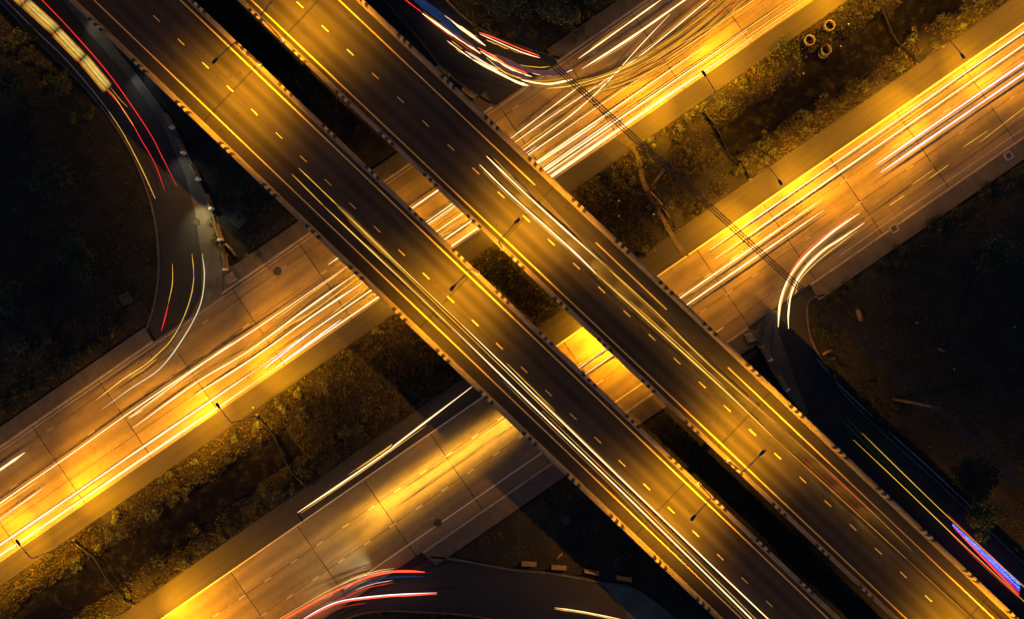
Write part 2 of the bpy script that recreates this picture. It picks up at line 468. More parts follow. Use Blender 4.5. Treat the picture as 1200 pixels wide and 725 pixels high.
def sheet(name, poly, z, material):
    mb = MB(); mb.face([(p.x, p.y, z) for p in px_poly(poly)])
    o = mb.build(name, material); tag(o, kind='structure')
    bm = bmesh.new(); bm.from_mesh(o.data)
    bmesh.ops.recalc_face_normals(bm, faces=bm.faces)
    for f in bm.faces:
        if f.normal.z < 0: f.normal_flip()
    bmesh.ops.triangulate(bm, faces=bm.faces); bm.to_mesh(o.data); bm.free()
    return o
for q in (FL, FT, FR, FB): sheet('frontage_road', q, -.012, M['front'])
# dusty aprons along the flyover side of the side roads
sheet('road_apron', [(-55, -140), (60, -18), (105, 40), (150, 90), (190, 145), (215, 200), (228, 245), (236, 300), (236, 345), (215, 385), (225, 388), (258, 352), (262, 346), (262, 314), (255, 272), (242, 232), (225, 192), (204, 149), (160, 88), (127, 47), (95, 5)], -.008, M['front_worn'])
sheet('road_apron', [(700, 681), (745, 690), (800, 730), (840, 760), (900, 830), (830, 830), (780, 760), (735, 720), (712, 690)], -.008, M['front_worn'])
sheet('road_apron', [(885, 386), (886, 399), (897, 420), (918, 455), (950, 492), (930, 440), (918, 405), (912, 388), (916, 362), (900, 365)], -.008, M['front_worn'])
tag(np_mesh('dirt_path', np.array([(p.x, p.y, 0) for p in px_poly(PATH)]), np.zeros((0, 3), int), M['dirt']), kind='structure') if False else None

# pavements with kerbs (raised 0.12 m)
def pavement(y0, y1, x0, x1, skew0=0.0, skew1=0.0, kerb_low=True):
    """raised slab between y0 > y1; the kerb runs along the road side"""
    mb = MB(); kb = MB(); h = .12; kw = .22
    ky = y1 if kerb_low else y0; s = 1 if kerb_low else -1
    iy = ky + s * kw; oy = y0 if kerb_low else y1
    def sl(mbx, ya, yb, z, bot=-.1):
        def X(x, y, sk): return x + sk * (y - ky)
        a = [(X(x0, ya, skew0), ya), (X(x1, ya, skew1), ya), (X(x1, yb, skew1), yb), (X(x0, yb, skew0), yb)]
        if yb < ya: a = [a[3], a[2], a[1], a[0]]
        vs = [(x, y, bot) for x, y in a] + [(x, y, z) for x, y in a]
        mbx.mesh(vs, [(3, 2, 1, 0), (4, 5, 6, 7), (0, 1, 5, 4), (1, 2, 6, 5), (2, 3, 7, 6), (3, 0, 4, 7)])
    sl(mb, iy + s * .003, oy, h); sl(kb, ky, iy, h + .012)
    o = mb.build('pavement', M['pave'], rz=RANG); tag(o, kind='structure')
    k = kb.build('kerb', M['kerb'], o)
for (u0, u1, s0, s1) in ((-5000, -80, 0, .1), (19, 404, .15, .15), (496, 5000, -.1, 0)):
    pavement(A_TOP, A_KERB, uy(u0, 0)[0], uy(u1, 0)[0], s0, s1, True)
for (u0, u1, s0, s1) in ((-5000, -110, 0, -.1), (40, 503, -.2, -.15), (592, 5000, .1, 0)):
    pavement(B_KERB, B_LOW, uy(u0, 0)[0], uy(u1, 0)[0], s0, s1, False)

# kerbs that follow the curved side roads
def kerb_run(pts, w=.22, h=.12):
    pts = smooth_path([P(x, y) for x, y in pts], 5)
    mb = MB(); L = []; R = []
    for i, p in enumerate(pts):
        d = (pts[min(i + 1, len(pts) - 1)] - pts[max(i - 1, 0)]).normalized(); n = Vector((-d.y, d.x, 0)) * w / 2
        L.append(p + n); R.append(p - n)
    for i in range(len(pts) - 1):
        a, b_, c, d = L[i], L[i + 1], R[i + 1], R[i]
        up = Vector((0, 0, h)); dn = Vector((0, 0, -.08))
        mb.face([d + up, c + up, b_ + up, a + up]); mb.face([a + dn, a + up, b_ + up, b_ + dn]); mb.face([d + up, d + dn, c + dn, c + up])
    o = mb.build('kerb', M['kerb_dark']); tag(o, kind='structure')
kerb_run([(-150, -145), (-5, -3), (35, 40), (75, 78), (110, 115), (138, 152), (160, 192), (176, 235), (184, 275), (186, 318), (181, 357), (172, 386)])
kerb_run([(95, 5), (127, 47), (160, 88), (204, 149), (225, 192), (242, 232), (255, 272), (262, 314), (262, 345)])
kerb_run([(455, -70), (512, -12), (540, 17), (570, 38), (605, 53), (640, 64), (660, 70)])
kerb_run([(440, -10), (490, 45), (520, 82), (552, 107), (581, 125)])
kerb_run([(966, 345), (948, 352), (946, 375), (951, 398), (967, 429), (990, 462), (1040, 512), (1100, 566), (1200, 660), (1320, 773)])
kerb_run([(885, 386), (886, 399), (897, 420), (918, 455), (950, 492), (1000, 541)])
kerb_run([(350, 765), (400, 728), (440, 716), (500, 717), (560, 722), (640, 740), (700, 765)])
kerb_run([(505, 652), (533, 655), (600, 667), (643, 671), (700, 681), (745, 690), (800, 730), (840, 760)])

# painted lines on the ground roads
mbl = MB()
def line(mb, x0, x1, y, w, z=.004, m=0): mb.face([(x0, y - w / 2, z), (x1, y - w / 2, z), (x1, y + w / 2, z), (x0, y + w / 2, z)], m)
def dashes(mb, x0, x1, y, period, ln, w, z=.004, m=0):
    x = x0
    while x < x1: line(mb, x, x + ln, y, w, z, m); x += period
line(mbl, -RL, RL, A_KERB - .35, .10, m=1)
dashes(mbl, -120, 120, JA[0], 12, 1, .10, m=1); dashes(mbl, -116, 120, JA[1], 12, 1, .10, m=1)
mbl.build('lane_marking', [M['line_worn'], M['line_worn']], road_a)
mbl = MB()
line(mbl, -RL, RL, B_UP - .12, .13); line(mbl, uy(-60, 0)[0], uy(480, 0)[0], JB[2], .14); line(mbl, uy(640, 0)[0], RL, JB[2] - .9, .10, m=1)
dashes(mbl, -120, 25, JB[0] - .06, 4, 1, .12, m=1); dashes(mbl, -119, 25, JB[1] - .06, 4, 1, .12, m=1); dashes(mbl, 25, 120, JB[0] - .06, 8, 1, .10, m=1); dashes(mbl, 25, 120, JB[1] - .06, 8, 1, .10, m=1)
mbl.build('lane_marking', [M['line'], M['line_worn']], road_b)
# thin worn edge line on the curved side road
def ribbon(name, pts, w, z, material):
    pts = smooth_path([P(x, y) for x, y in pts], 5); mb = MB()
    for i in range(len(pts) - 1):
        d = (pts[i + 1] - pts[i]).normalized(); n = Vector((-d.y, d.x, 0)) * w / 2; zz = Vector((0, 0, z))
        mb.face([pts[i] - n + zz, pts[i + 1] - n + zz, pts[i + 1] + n + zz, pts[i] + n + zz])
    return tag(mb.build(name, material), kind='structure')
ribbon('road_marking', [(-20, -26), (43, 37), (80, 73), (127, 130), (157, 180), (182, 233)], .14, .0, M['line_worn'])
ribbon('road_marking', [(957, 420), (985, 452), (1040, 504), (1100, 558), (1200, 652)], .12, .0, M['line_worn'])

# dirt path over the filled-in canal
pp = px_poly(PATH); mb = MB(); half = len(pp) // 2
def fine_path():
    a = smooth_path(pp[:half], 4); b_ = smooth_path(pp[half:][::-1], 4); n = min(len(a), len(b_))
    for i in range(n - 1):
        for k in range(4):
            q = []
            for (ii, kk) in ((i, k), (i, k + 1), (i + 1, k + 1), (i + 1, k)):
                p = b_[ii].lerp(a[ii], .25 + .5 * kk / 4); hz_ = float(height(np.array([p.x]), np.array([p.y]))[0]); q.append((p.x, p.y, max(hz_, -.02) + .05))
            mb.face(q)
fine_path()
tag(mb.build('dirt_path', M['dirt'], smooth=True), kind='structure')
# canal water
for (xa, xb) in ((-RL, uy(110, 0)[0]), (uy(520, 0)[0], RL)):
    strip('canal_water', CAN_T + 1.2, CAN_B - 1.2, -.78, M['water'], xa, xb)

# ------------------------------------------------------------------ flyovers
FLY = {}
def flyover(key, ang_deg, c0, c1, lines, dash, dash_off, period, stripes_outer, stripes_inner, outer_low, label, gaps=()):
    """local x runs along the deck, local y across it (metres); c0 < c1 are the deck edges"""
    ang = math.radians(-ang_deg)
    root = empty('flyover', (0, 0, 0), ang); tag(root, label, 'flyover')
    L = 260.0
    # slab with tapered soffit
    mb = MB(); cm = (c0 + c1) / 2; hw = (c1 - c0) / 2
    prof = [(-hw + .02, DZ - .02), (hw - .02, DZ - .02), (hw - .02, DZ - .32), (hw * .62, DZ - .62), (hw * .52, DZ - 1.5), (-hw * .52, DZ - 1.5), (-hw * .62, DZ - .62), (-hw + .02, DZ - .32)]
    n = len(prof)
    vs = [(-L, cm + y, z) for y, z in prof] + [(L, cm + y, z) for y, z in prof]
    mb.mesh(vs, [(i, i + n, (i + 1) % n + n, (i + 1) % n) for i in range(n)] + [tuple(range(n)), tuple(range(2 * n - 1, n - 1, -1))])
    mb.build('deck_slab', M['deck_conc'], root)
    pw = .56
    mb = MB(); mb.face([(-L, c0 + pw, DZ), (L, c0 + pw, DZ), (L, c1 - pw, DZ), (-L, c1 - pw, DZ)])
    mb.build('road_surface', M['deck_' + key], root)
    mb = MB()
    for (y, w, segs) in lines:
        for (xa, xb) in segs: line(mb, xa, xb, y, w, DZ + .004)
    dashes(mb, dash_off - period * 40, L, dash, period, 1.05, .115, DZ + .004)
    mb.build('lane_marking', M['deck_line'], root)
    # parapets: sloped traffic face, hazard bands every 7 m
    def parapet(y_out, s, anchor, spc):
        prof = [(0, -.3), (0, .92), (.04, .96), (.26, .96), (.30, .92), (.38, .34), (.55, .09), (.55, 0)]
        wide = [(-.01, -.1), (-.01, .93), (.03, .97), (.27, .97), (.31, .93), (.39, .34), (.55, .10), (.55, 0)]
        cuts = []
        k0 = int(-L / spc) - 1; x = -L
        for k in range(k0, -k0):
            c = anchor + k * spc; g = [(-1.1, -.66, 1), (-.66, -.22, 2), (-.22, .22, 1), (.22, .66, 2), (.66, 1.1, 1)]
            if c - 1.2 <= x or c + 1.2 >= L: continue
            cuts.append((x, c - 1.1, 0)); cuts += [(c + a, c + b_, mm) for a, b_, mm in g]; x = c + 1.1
        cuts.append((x, L, 0))
        mb = MB()
        for xa, xb, mm in cuts:
            pr = prof if mm == 0 else wide; n = len(pr)
            vs = [(xx, y_out + s * y, DZ + z) for xx in (xa, xb) for y, z in pr]
            fs = [(i, i + 1, n + i + 1, n + i) for i in range(n - 1)]
            if s > 0: fs = [f[::-1] for f in fs]
            if mm: mb.mesh(vs, fs[5:], 0); fs = fs[:5]
            if mm: fs += [tuple(range(n)), tuple(range(2 * n - 1, n - 1, -1))]
            mb.mesh(vs, fs, mm)
        return mb.build('parapet', [M['deck_conc'], M['black_band'], M['white_band']], root)
    parapet(c0, 1, stripes_outer if outer_low else stripes_inner, 6.95)
    parapet(c1, -1, stripes_inner if outer_low else stripes_outer, 6.95)
    FLY[key] = (root, ang)
    return root

T10, W10 = 731.0, 165.2
T20, W20 = 731.9, 161.2
d1y = lambda w: (w - W10) / SD
d2y = lambda w: (w - W20) / SD
d1x = lambda t: (t - T10) / SD
d2x = lambda t: (t - T20) / SD
M['deck_d1'] = asphalt('deck_asphalt_lower', (.014, .012, .011), (.052, .046, .041), (d1y(93), d1y(128)))
M['deck_d2'] = asphalt('deck_asphalt_upper', (.014, .012, .011), (.052, .046, .041), (d2y(219.5), d2y(254.6)))
LL = 260
fly1 = flyover('d1', 43.65, d1y(55.8), d1y(156.3), [(d1y(75.7), .15, [(-LL, LL)]), (d1y(145.6), .17, [(-LL, LL)])], d1y(110.65), d1x(187.3) - .5, 3.97,
               d1x(108.1), d1x(250), True, 'lower flyover with two bright pale trails along its outer lane and a bare inner lane')
fly2 = flyover('d2', 43.33, d2y(190.6), d2y(291.2), [(d2y(201.9), .17, [(-LL, LL)]), (d2y(272.4), .15, [(-LL, d2x(605)), (d2x(703), d2x(817)), (d2x(916), LL)])], d2y(236.9), d2x(259.6) - .5, 4.05,
               d2x(312), d2x(236), False, 'upper flyover whose outer edge line is broken by worn gaps, nearer the top corner')
# piers and crossheads stand in the dark strips between the ground roads
for key, c0, c1 in (('d1', d1y(55.8), d1y(156.3)), ('d2', d2y(190.6), d2y(291.2))):
    root, ang = FLY[key]; cm = (c0 + c1) / 2
    for v in (235, 393, 583, 657, 855, 1030):
        # point on the deck axis whose road-local y fits v
        yy = uy(0, v)[1]; best = min(np.arange(-120, 120, .25), key=lambda t: abs(w2loc((t * math.cos(ang) - cm * math.sin(ang), t * math.sin(ang) + cm * math.cos(ang)))[1] - yy))
        mb = MB(); mb.lathe((best, cm, -.4), [(.001, 0), (.75, 0), (.75, 4.9), (.001, 4.9)], 24)
        mb.build('pier', M['deck_conc'], root)
        mb = MB(); mb.box((best, cm, 4.99), (1.5, 6.4, .98), bev=.12); mb.build('crosshead', M['deck_conc'], root)

# ------------------------------------------------------------------ street lamps
def spot(name, parent, loc, power, size, blend, color=SODIUM, radius=.12, typ='SPOT'):
    d = bpy.data.lights.new(name, typ); d.energy = power; d.color = color; d.shadow_soft_size = radius
    if typ == 'SPOT': d.spot_size = math.radians(size); d.spot_blend = blend
    o = bpy.data.objects.new(name, d); COL.objects.link(o); o.parent = parent; o.location = loc
    return o
def lamp_proto(name, H, arm, lit, narrow, wide, plinth, label, beam=118):
    """local +y is the way the arm reaches"""
    t = empty(name); tag(t, label, 'street lamp')
    mb = MB(); mb.lathe((0, 0, -.15), [(.001, 0), (.17, 0), (.17, .5), (.001, .5)] if not plinth else [(.001, .1), (.24, .1), (.24, .62), (.14, .66), (.001, .66)], 10); mb.build('base', M['bracket'] if plinth else M['steel'], t)
    mb = MB(); mb.tube([(0, 0, 0), (0, 0, H * .5), (0, 0, H - .35), (0, .1, H - .08), (0, .35, H + .03)], [.095, .08, .065, .06, .055], 10); mb.build('pole', M['steel'], t, smooth=True)
    mb = MB(); mb.tube([(0, .3, H + .02), (0, arm * .6, H + .16), (0, arm, H + .24)], [.055, .05, .045], 8); mb.build('arm', M['steel'], t, smooth=True)
    mb = MB()
    n = 12; vs = []; rows = [(0.0, .07, .05), (.25, .15, .09), (.5, .19, .10), (.72, .17, .08), (.86, .08, .04)]
    for (yy, hw, hh) in rows:
        for k in range(n):
            a = 2 * math.pi * k / n; vs.append((hw * math.cos(a), arm - .1 + yy, H + .25 + (hh * math.sin(a) if math.sin(a) > 0 else .03 * math.sin(a))))
    fs = [(i * n + k, i * n + (k + 1) % n, (i + 1) * n + (k + 1) % n, (i + 1) * n + k) for i in range(len(rows) - 1) for k in range(n)]
    fs += [tuple(range(n - 1, -1, -1)), tuple(4 * n + k for k in range(n))]
    mb.mesh(vs, fs); hd = mb.build('lamp_head', M['head'], t, smooth=True)
    mb = MB(); mb.box((0, arm + .38, H + .205), (.22, .4, .02)); mb.build('lamp_glass', M['lens'] if lit else M['lens_off'], hd)
    if lit:
        lb = spot('lamp_beam', t, (0, arm + .38, H + .12), narrow, beam, 1.0)
        if plinth: lb.rotation_euler = Vector((0, .24, -1)).to_track_quat('-Z', 'Y').to_euler()
        spot('lamp_spill', t, (0, arm + .38, H + .12), wide, 168 if plinth else 140, .35 if plinth else .8)
        for s_ in (-1, 1):      # road optics throw much of the light along the carriageway
            q = spot('lamp_throw', t, (0, arm + .38, H + .12), DECK_ALONG if plinth else GROUND_ALONG, 62 if plinth else 84, 1.0)
            q.rotation_euler = Vector((s_ * (2.1 if plinth else 1.35), (.32 if plinth else .3), -1)).to_track_quat('-Z', 'Y').to_euler()
    return t

lp = lamp_proto('deck_lamp', 6.6, 2.55, True, DECK_NARROW, DECK_WIDE, True, 'x', 120)
where = ['beside the clipped top edge', 'over the middle of the crossing', 'towards the bottom corner']
first = True
for key, base, dirn, fl in (('d1', (279.6, 627.5, 979.8), -1, 'lower'), ('d2', (280.7, 629.5, 986.6), 1, 'upper')):
    root, ang = FLY[key]; step = 350
    ts = [base[0] - step * 1.0] + list(base) + [base[2] + step * 1.0]
    ypos = (d1y(155.2) if key == 'd1' else d2y(192.0))
    for i, tt in enumerate(ts):
        x = d1x(tt) if key == 'd1' else d2x(tt)
        o = lp if first else copy_tree(lp); first = False
        w = Vector((x * math.cos(ang) - ypos * math.sin(ang), x * math.sin(ang) + ypos * math.cos(ang)))
        o.location = (w.x, w.y, DZ + .93); o.rotation_euler = (0, 0, ang + (math.pi if dirn < 0 else 0))
        nm = {0: 'beyond the top edge', 1: 'nearest the top edge', 2: 'at mid crossing', 3: 'nearest the bottom edge', 4: 'beyond the bottom edge'}[i]
        tag(o, f'street lamp on the inner parapet of the {fl} flyover, {nm}', 'street lamp', 'street lamps along the flyovers')

gl = lamp_proto('road_lamp', 7.4, 2.1, True, GROUND_NARROW, GROUND_WIDE, False, 'x', 128)
gd = lamp_proto('road_lamp', 7.4, 2.1, False, 0, 0, False, 'x')
spots_g = [((88, 632), 1, 'on the upper road verge in the corner by the long white trails', True),
           ((302, 486), 1, 'at the verge of the upper road just below the brightest trails', True),
           ((822, 131), 1, 'among pale yellow bushes on the verge of the upper road', True),
           ((1073, 75), -1, 'on the verge of the lower road close to the top corner', True),
           ((878, 210), -1, 'on the verge of the lower road opposite the pale bushes', True),
           ((1022, -8), 1, 'beyond the top edge, upper road', True), ((157, 708), -1, 'at the bottom edge, where the lower road is brightest', True),
           ((-120, 770), 1, 'beyond the bottom corner', True), ((1275, -70), -1, 'beyond the top corner', True)]
used = False
for (x, y), s, lab, lit in spots_g:
    o = gl if not used else copy_tree(gl); used = True
    p = P(x, y); o.location = (p.x, p.y, .0); o.rotation_euler = (0, 0, RANG + (0 if s > 0 else math.pi))
    tag(o, f'lit street lamp {lab}', 'street lamp', 'street lamps along the ground roads')
p = P(365, 569); gd.location = (p.x, p.y, 0); gd.rotation_euler = (0, 0, RANG + math.pi)
tag(gd, 'unlit street lamp on the dark verge beside the lone thick white trail', 'street lamp', 'street lamps along the ground roads')

# unseen lamps added under the flyovers to brighten the roads in the gap
bl = empty('added_soffit_lamp'); mb = MB(); mb.box((0, 0, 0), (.5, .3, .14), bev=.03); mb.build('lamp_housing', M['head'], bl)
mb = MB(); mb.box((0, 0, -.08), (.4, .22, .02)); mb.build('lamp_glass', M['lens'], bl)
spot('lamp_beam', bl, (0, 0, -.15), 24000, 150, .8)
firstb = True
for (px, py, lab) in ((470, 312, 'under the lower flyover above the upper road'), (588, 232, 'under the upper flyover above the upper road'),
                      (716, 392, 'under the upper flyover above the lower road')):
    o = bl if firstb else copy_tree(bl); firstb = False
    p = P(px, py); o.location = (p.x, p.y, 5.35); o.rotation_euler = (0, 0, RANG)
    tag(o, f'unseen sodium lamp added {lab}', 'lamp', 'unseen lamps added under the flyovers')

# ------------------------------------------------------------------ light trails
GL = {
    'white': glow('headlight_white', (1.0, .61, .30), 2.3), 'cool': glow('headlight_cool', (.95, .85, .9), 2.0),
    'dimwhite': glow('headlight_dim', (1.0, .82, .5), .9), 'warm': glow('headlight_warm', (1.0, .52, .07), 1.5),
    'yellow': glow('marker_yellow', (1.0, .54, .05), 1.1), 'faint': glow('marker_faint', (1.0, .42, .04), .5, .5), 'haze': glow('tail_orange', (1.0, .40, .03), 1.0, .4), 'red': glow('tail_red', (1.0, .03, .025), 1.2),
    'redhot': glow('tail_red_bright', (1.0, .07, .03), 2.6), 'dimred': glow('tail_dim', (.9, .07, .02), .4), 'blue': glow('sign_blue', (.05, .12, 1.0), 1.2, .8, 2.2), 'pink': glow('sign_red', (1.0, .02, .08), .8, .8, 1.6),
    'violet': glow('headlight_violet', (.95, .68, .85), 2.2), 'bus': glow('bus_amber', (1.0, .62, .10), .62, .4, .35), 'busbright': glow('bus_cream', (1.0, .78, .25), 1.0, .3, .35),
    'busorange': glow('bus_orange', (1.0, .33, .03), .6, .3, .5), 'dimblue': glow('cabin_blue', (.05, .12, .4), .22, .5, .4), 'violetblue': glow('sign_pale_blue', (.35, .40, 1.0), 1.6, .9, 3.0), 'mauve': glow('cabin_mauve', (.5, .2, .2), .22, .6, .4), 'green': glow('marker_green', (.1, .25, .08), .05, .4),
}
def trail(label, streaks, cat='light trail', name='light_trail', group=None):
    """streaks: (colour, radius, z, [plan points])"""
    root = empty(name); tag(root, label, cat, group)
    c = Vector((0, 0, 0)); allp = []
    built = []
    for (colr, r, z, pts) in streaks:
        q = [P(x, y, z) for x, y in pts]; q = smooth_path(q, 6) if len(q) > 2 else [q[0].lerp(q[1], k / 6) for k in range(7)]
        built.append((colr, r, q)); allp += q
    for p_ in allp: c += p_
    c /= len(allp); c.z = 0 if allp[0].z < 4 else DZ
    root.location = c
    for colr, r, q in list(built):
        if colr in ('white', 'warm', 'violet') and r > .055:      # random thin strands added to thicken the glow beside each streak
            for k in range(3 if r > .08 else 2):
                a = random.uniform(0, .55); b_ = min(1, a + random.uniform(.25, .5)); i0, i1 = int(a * (len(q) - 1)), max(int(a * (len(q) - 1)) + 2, int(b_ * (len(q) - 1)))
                seg = q[i0:i1 + 1]
                if len(seg) < 2: continue
                d_ = (seg[-1] - seg[0]).normalized(); n_ = Vector((-d_.y, d_.x, 0)) * random.choice((-1, 1)) * random.uniform(.14, .42)
                built.append((random.choice(('warm', 'faint', 'yellow', 'faint')), random.uniform(.025, .045), [p_ + n_ + Vector((0, 0, random.uniform(-.25, .1))) for p_ in seg]))
    for colr, r, q in built:
        if len(q) < 20:
            q = [q[i].lerp(q[i + 1], k / 4) for i in range(len(q) - 1) for k in range(4)] + [q[-1]]
        n_ = len(q); ph = random.uniform(0, 6); mb = MB()
        rr = [r * (1 + .16 * math.sin(ph + 9 * i / n_) + .10 * math.sin(2 * ph + 31 * i / n_)) * min(1, .25 + 5 * i / n_, .25 + 5 * (n_ - 1 - i) / n_) for i in range(n_)]
        if colr.startswith('sign') or colr in ('blue', 'violetblue', 'pink'):
            m_ = 4
            q = [q[i].lerp(q[i + 1], k / m_) for i in range(n_ - 1) for k in range(m_)] + [q[-1]]; i = random.randrange(4)
            rr = [r * .12] * len(q)
            while i < len(q) - 3:
                ln = random.randint(3, 7); w_ = r * random.uniform(.5, 1.3)
                for k in range(i, min(i + ln, len(q))): rr[k] = w_
                i += ln + random.randint(1, 2)
            mb.tube([p_ - c for p_ in q], rr, 6)
        else:
            mb.tube([p_ - c for p_ in q], [x * .82 for x in rr], 6)
        mb.build('light_dot' if colr in ('blue', 'violetblue', 'pink') else 'streak', GL[colr], root)
    return root
def uv(u, v): return (.823 * u + .568 * v, -.568 * u + .823 * v)
def L2(c, r, a, b_, z=.7): return (c, r, z, [a, b_])
hz_, dzl = .7, DZ + .7

# --- upper road, lower-corner side, running on under both flyovers
trail('long pair of white trails along the innermost lane of the upper road', [
    L2('white', .13, (-60, 679), (300, 433)), L2('white', .10, (300, 433), uv(700, 527)), L2('white', .13, (-60, 691), (300, 447)), L2('white', .10, (300, 447), uv(700, 537.5))])
trail('violet tinged short pair lying within the innermost lane trails of the upper road', [
    L2('violet', .07, (310, 431), (373, 382)), L2('violet', .07, (325, 429), (400, 374))])
trail('fine warm pair tight against the innermost lane trails of the upper road', [
    L2('warm', .05, (250, 480), (447, 345)), L2('warm', .05, (20, 629), (170, 520)), L2('warm', .04, (387, 369), (432, 335))])
trail('white trail in the second lane of the upper road that ends at a slab joint', [
    ('white', .09, hz_, [(156, 501), (230, 448), (290, 412), (360, 361), (417, 321)]), L2('white', .06, (417, 321), uv(560, 501))])
trail('white trail splitting from its neighbour in the second lane of the upper road', [
    ('white', .10, hz_, [(230, 462), (300, 417), (365, 371), (428, 329)]), L2('white', .08, (428, 329), uv(650, 514)), ('warm', .05, hz_, [(325, 388), (360, 369), (420, 325)])])
trail('long thin white trail along the third lane of the upper road', [
    ('white', .075, hz_, [(-60, 631), (0, 589), (80, 534), (152, 483), (220, 437), (300, 385), (407, 312)]), L2('warm', .045, (320, 376), (403, 316))])
trail('shorter thin white trail close beside the third lane trail', [L2('white', .06, (158, 484), (272, 401)), L2('white', .06, (150, 490), (167, 480))])
trail('dull amber trail leaving the corner below the third lane trail', [L2('warm', .07, (-40, 620), (44, 564)), L2('white', .06, (-40, 636), (50, 572))])
trail('stubby bright white trail cut by the edge in the outer lane', [L2('white', .14, (-40, 578), (29, 530))])
trail('very short white trail peeking from under the lower flyover', [L2('white', .08, (385, 310), uv(260, 472)), L2('faint', .05, (394, 312), (402, 306))])
trail('single white trail across the gap between the flyovers on the upper road', [L2('white', .08, uv(200, 475), uv(330, 475))])
trail('fine triple white trails in the gap between the flyovers', [L2('white', .06, uv(235, 498), uv(420, 498)), L2('warm', .05, uv(235, 503), uv(420, 503)), L2('warm', .04, uv(235, 519), uv(430, 519))])
# --- upper road, far side
trail('thin white trail that cuts slantwise across the lanes of the upper road', [('white', .065, hz_, [(600, 187), (612, 177), (668, 136), (708, 100), (750, 54), (785, 17)]), ])
trail('thin white trail bending gently along the upper road past the slanting one', [('white', .06, hz_, [(592, 175), (640, 141), (704, 98), (760, 58), (833, -2), (880, -36)])])
trail('short white trail ending just past the black overhead cables', [L2('white', .06, (595, 165), (682, 99))])
trail('dull gold short trails beside the slanting white trail', [L2('yellow', .04, (690, 117), (724, 93)), L2('faint', .05, (636, 156), (740, 85))])
trail('long thin pinkish white trail along the middle of the upper road beyond the flyover', [L2('warm', .055, (700, 126), (775, 75)), L2('warm', .06, (775, 75), (900, -11)), L2('faint', .05, (640, 168), (700, 126))])
trail('bright white trail stopping short of the brightest pool of the upper road', [L2('white', .09, (615, 202), (703, 143))])
trail('bundle of thin white trails along the inner edge of the upper road past the lamp', [
    L2('white', .07, uv(370, 525), uv(520, 524)), L2('warm', .055, uv(520, 524), uv(760, 525.5)), L2('white', .075, uv(370, 531), uv(505, 531)), L2('warm', .05, uv(505, 531), uv(820, 533)), L2('white', .085, uv(380, 536), uv(620, 536)),
    L2('warm', .07, uv(620, 536), uv(860, 537)), L2('warm', .05, uv(560, 540), uv(760, 540)), L2('faint', .05, uv(480, 520), uv(590, 520))])
fan = []
for k in range(13):
    f = k / 12; fan.append(('haze' if k % 3 else 'faint', random.uniform(.05, .10), random.uniform(.5, .9), [(664 + 34 * f + random.uniform(-8, 14), 101 + 10 * f), (722 + 26 * f, 80 + 16 * f + random.uniform(-2, 2)), (788 + 14 * f, 42 + 22 * f + random.uniform(-2, 2)), (850 + 26 * f, -6 + 10 * f)]))
trail('orange red smear of tail lights fanning across the upper road', fan + [
    ('haze', .08, hz_, [(755, 80), (790, 56), (840, 28), (878, -4)]), ('dimred', .06, hz_, [(740, 92), (790, 62), (850, 22)]), ('faint', .09, hz_, [(672, 96), (720, 84), (790, 45), (850, -4)]), ('faint', .07, hz_, [(675, 101), (730, 84), (800, 40), (860, -4)]),
    ('faint', .06, hz_, [(680, 104), (735, 90), (810, 44), (875, -4)]), ('red', .04, hz_, [(826, 25), (850, 11), (870, -3)])])
trail('white pair of trails along the outer kerb of the upper road beyond the bend', [
    L2('white', .09, (678, 69), (776, -1)), ('white', .13, hz_, [(682, 81), (740, 44), (800, 2), (815, -9)])])
# --- curve at the top
trail('thick pair of white trails coming down the side road with a blue sheen between them', [
    ('white', .17, 1.0, [(495, 16), (520, 34), (540, 47), (563, 63)]), ('white', .17, 1.0, [(503, 6), (530, 26), (550, 40), (569, 54)]),
    ('red', .07, 1.0, [(470, -4), (484, 7), (495, 15)]), ('dimred', .10, 1.0, [(497, 20), (535, 48), (560, 65)]), ('dimblue', .34, 1.6, [(478, -8), (500, 10), (520, 26), (540, 42)]), ('dimblue', .24, 1.6, [(489, -4), (510, 12), (535, 31)]), ('mauve', .20, 1.6, [(515, 27), (538, 44), (560, 58)])])
trail('outermost white trail of the bend, lowest of the sweeping bundle', [
    ('white', .06, .9, [(524, 48), (540, 60), (554, 70)]), ('white', .17, .9, [(554, 70), (584, 85.5), (605, 96), (619, 100.5)]), ('dimwhite', .16, 1.4, [(545, 60), (568, 74), (584, 82)])])
trail('middle white trail of the bend rimmed with red and purple', [
    ('white', .12, .9, [(563, 60), (582, 72), (605, 84), (623, 90)]), ('redhot', .08, 1.0, [(560, 56), (578, 66), (600, 79), (618, 86)]), ('mauve', .38, 1.6, [(580, 64), (600, 75), (622, 83), (648, 86), (672, 80)]), ('mauve', .3, 1.6, [(574, 70), (598, 84), (620, 92)]),
    ('warm', .07, .9, [(570, 68), (590, 84), (607, 91)]), ('faint', .10, 1.2, [(585, 84), (612, 93), (640, 95), (668, 90)])])
trail('upper white trail curving round the bend and ending at the cables', [
    ('white', .14, .9, [(610, 80), (627, 86), (641, 88), (655, 87), (671, 82)])])
trail('lower white trail curving round the bend and ending at the cables', [
    ('white', .13, .9, [(604, 90), (616, 94.5), (629, 97.5), (644, 98.5), (659, 96), (672, 93)]), ('warm', .06, .9, [(640, 104), (672, 100), (720, 85), (760, 66)])])
trail('thin red and cream trail hugging the leafy corner at the top', [
    ('white', .06, .8, [(562, 40), (580, 48), (605, 59), (622, 65), (633, 68)]), ('redhot', .06, .8, [(561, 38), (580, 45), (606, 56), (633, 66)]), ('yellow', .04, .8, [(563, 58), (600, 74), (630, 79), (645, 78)])])
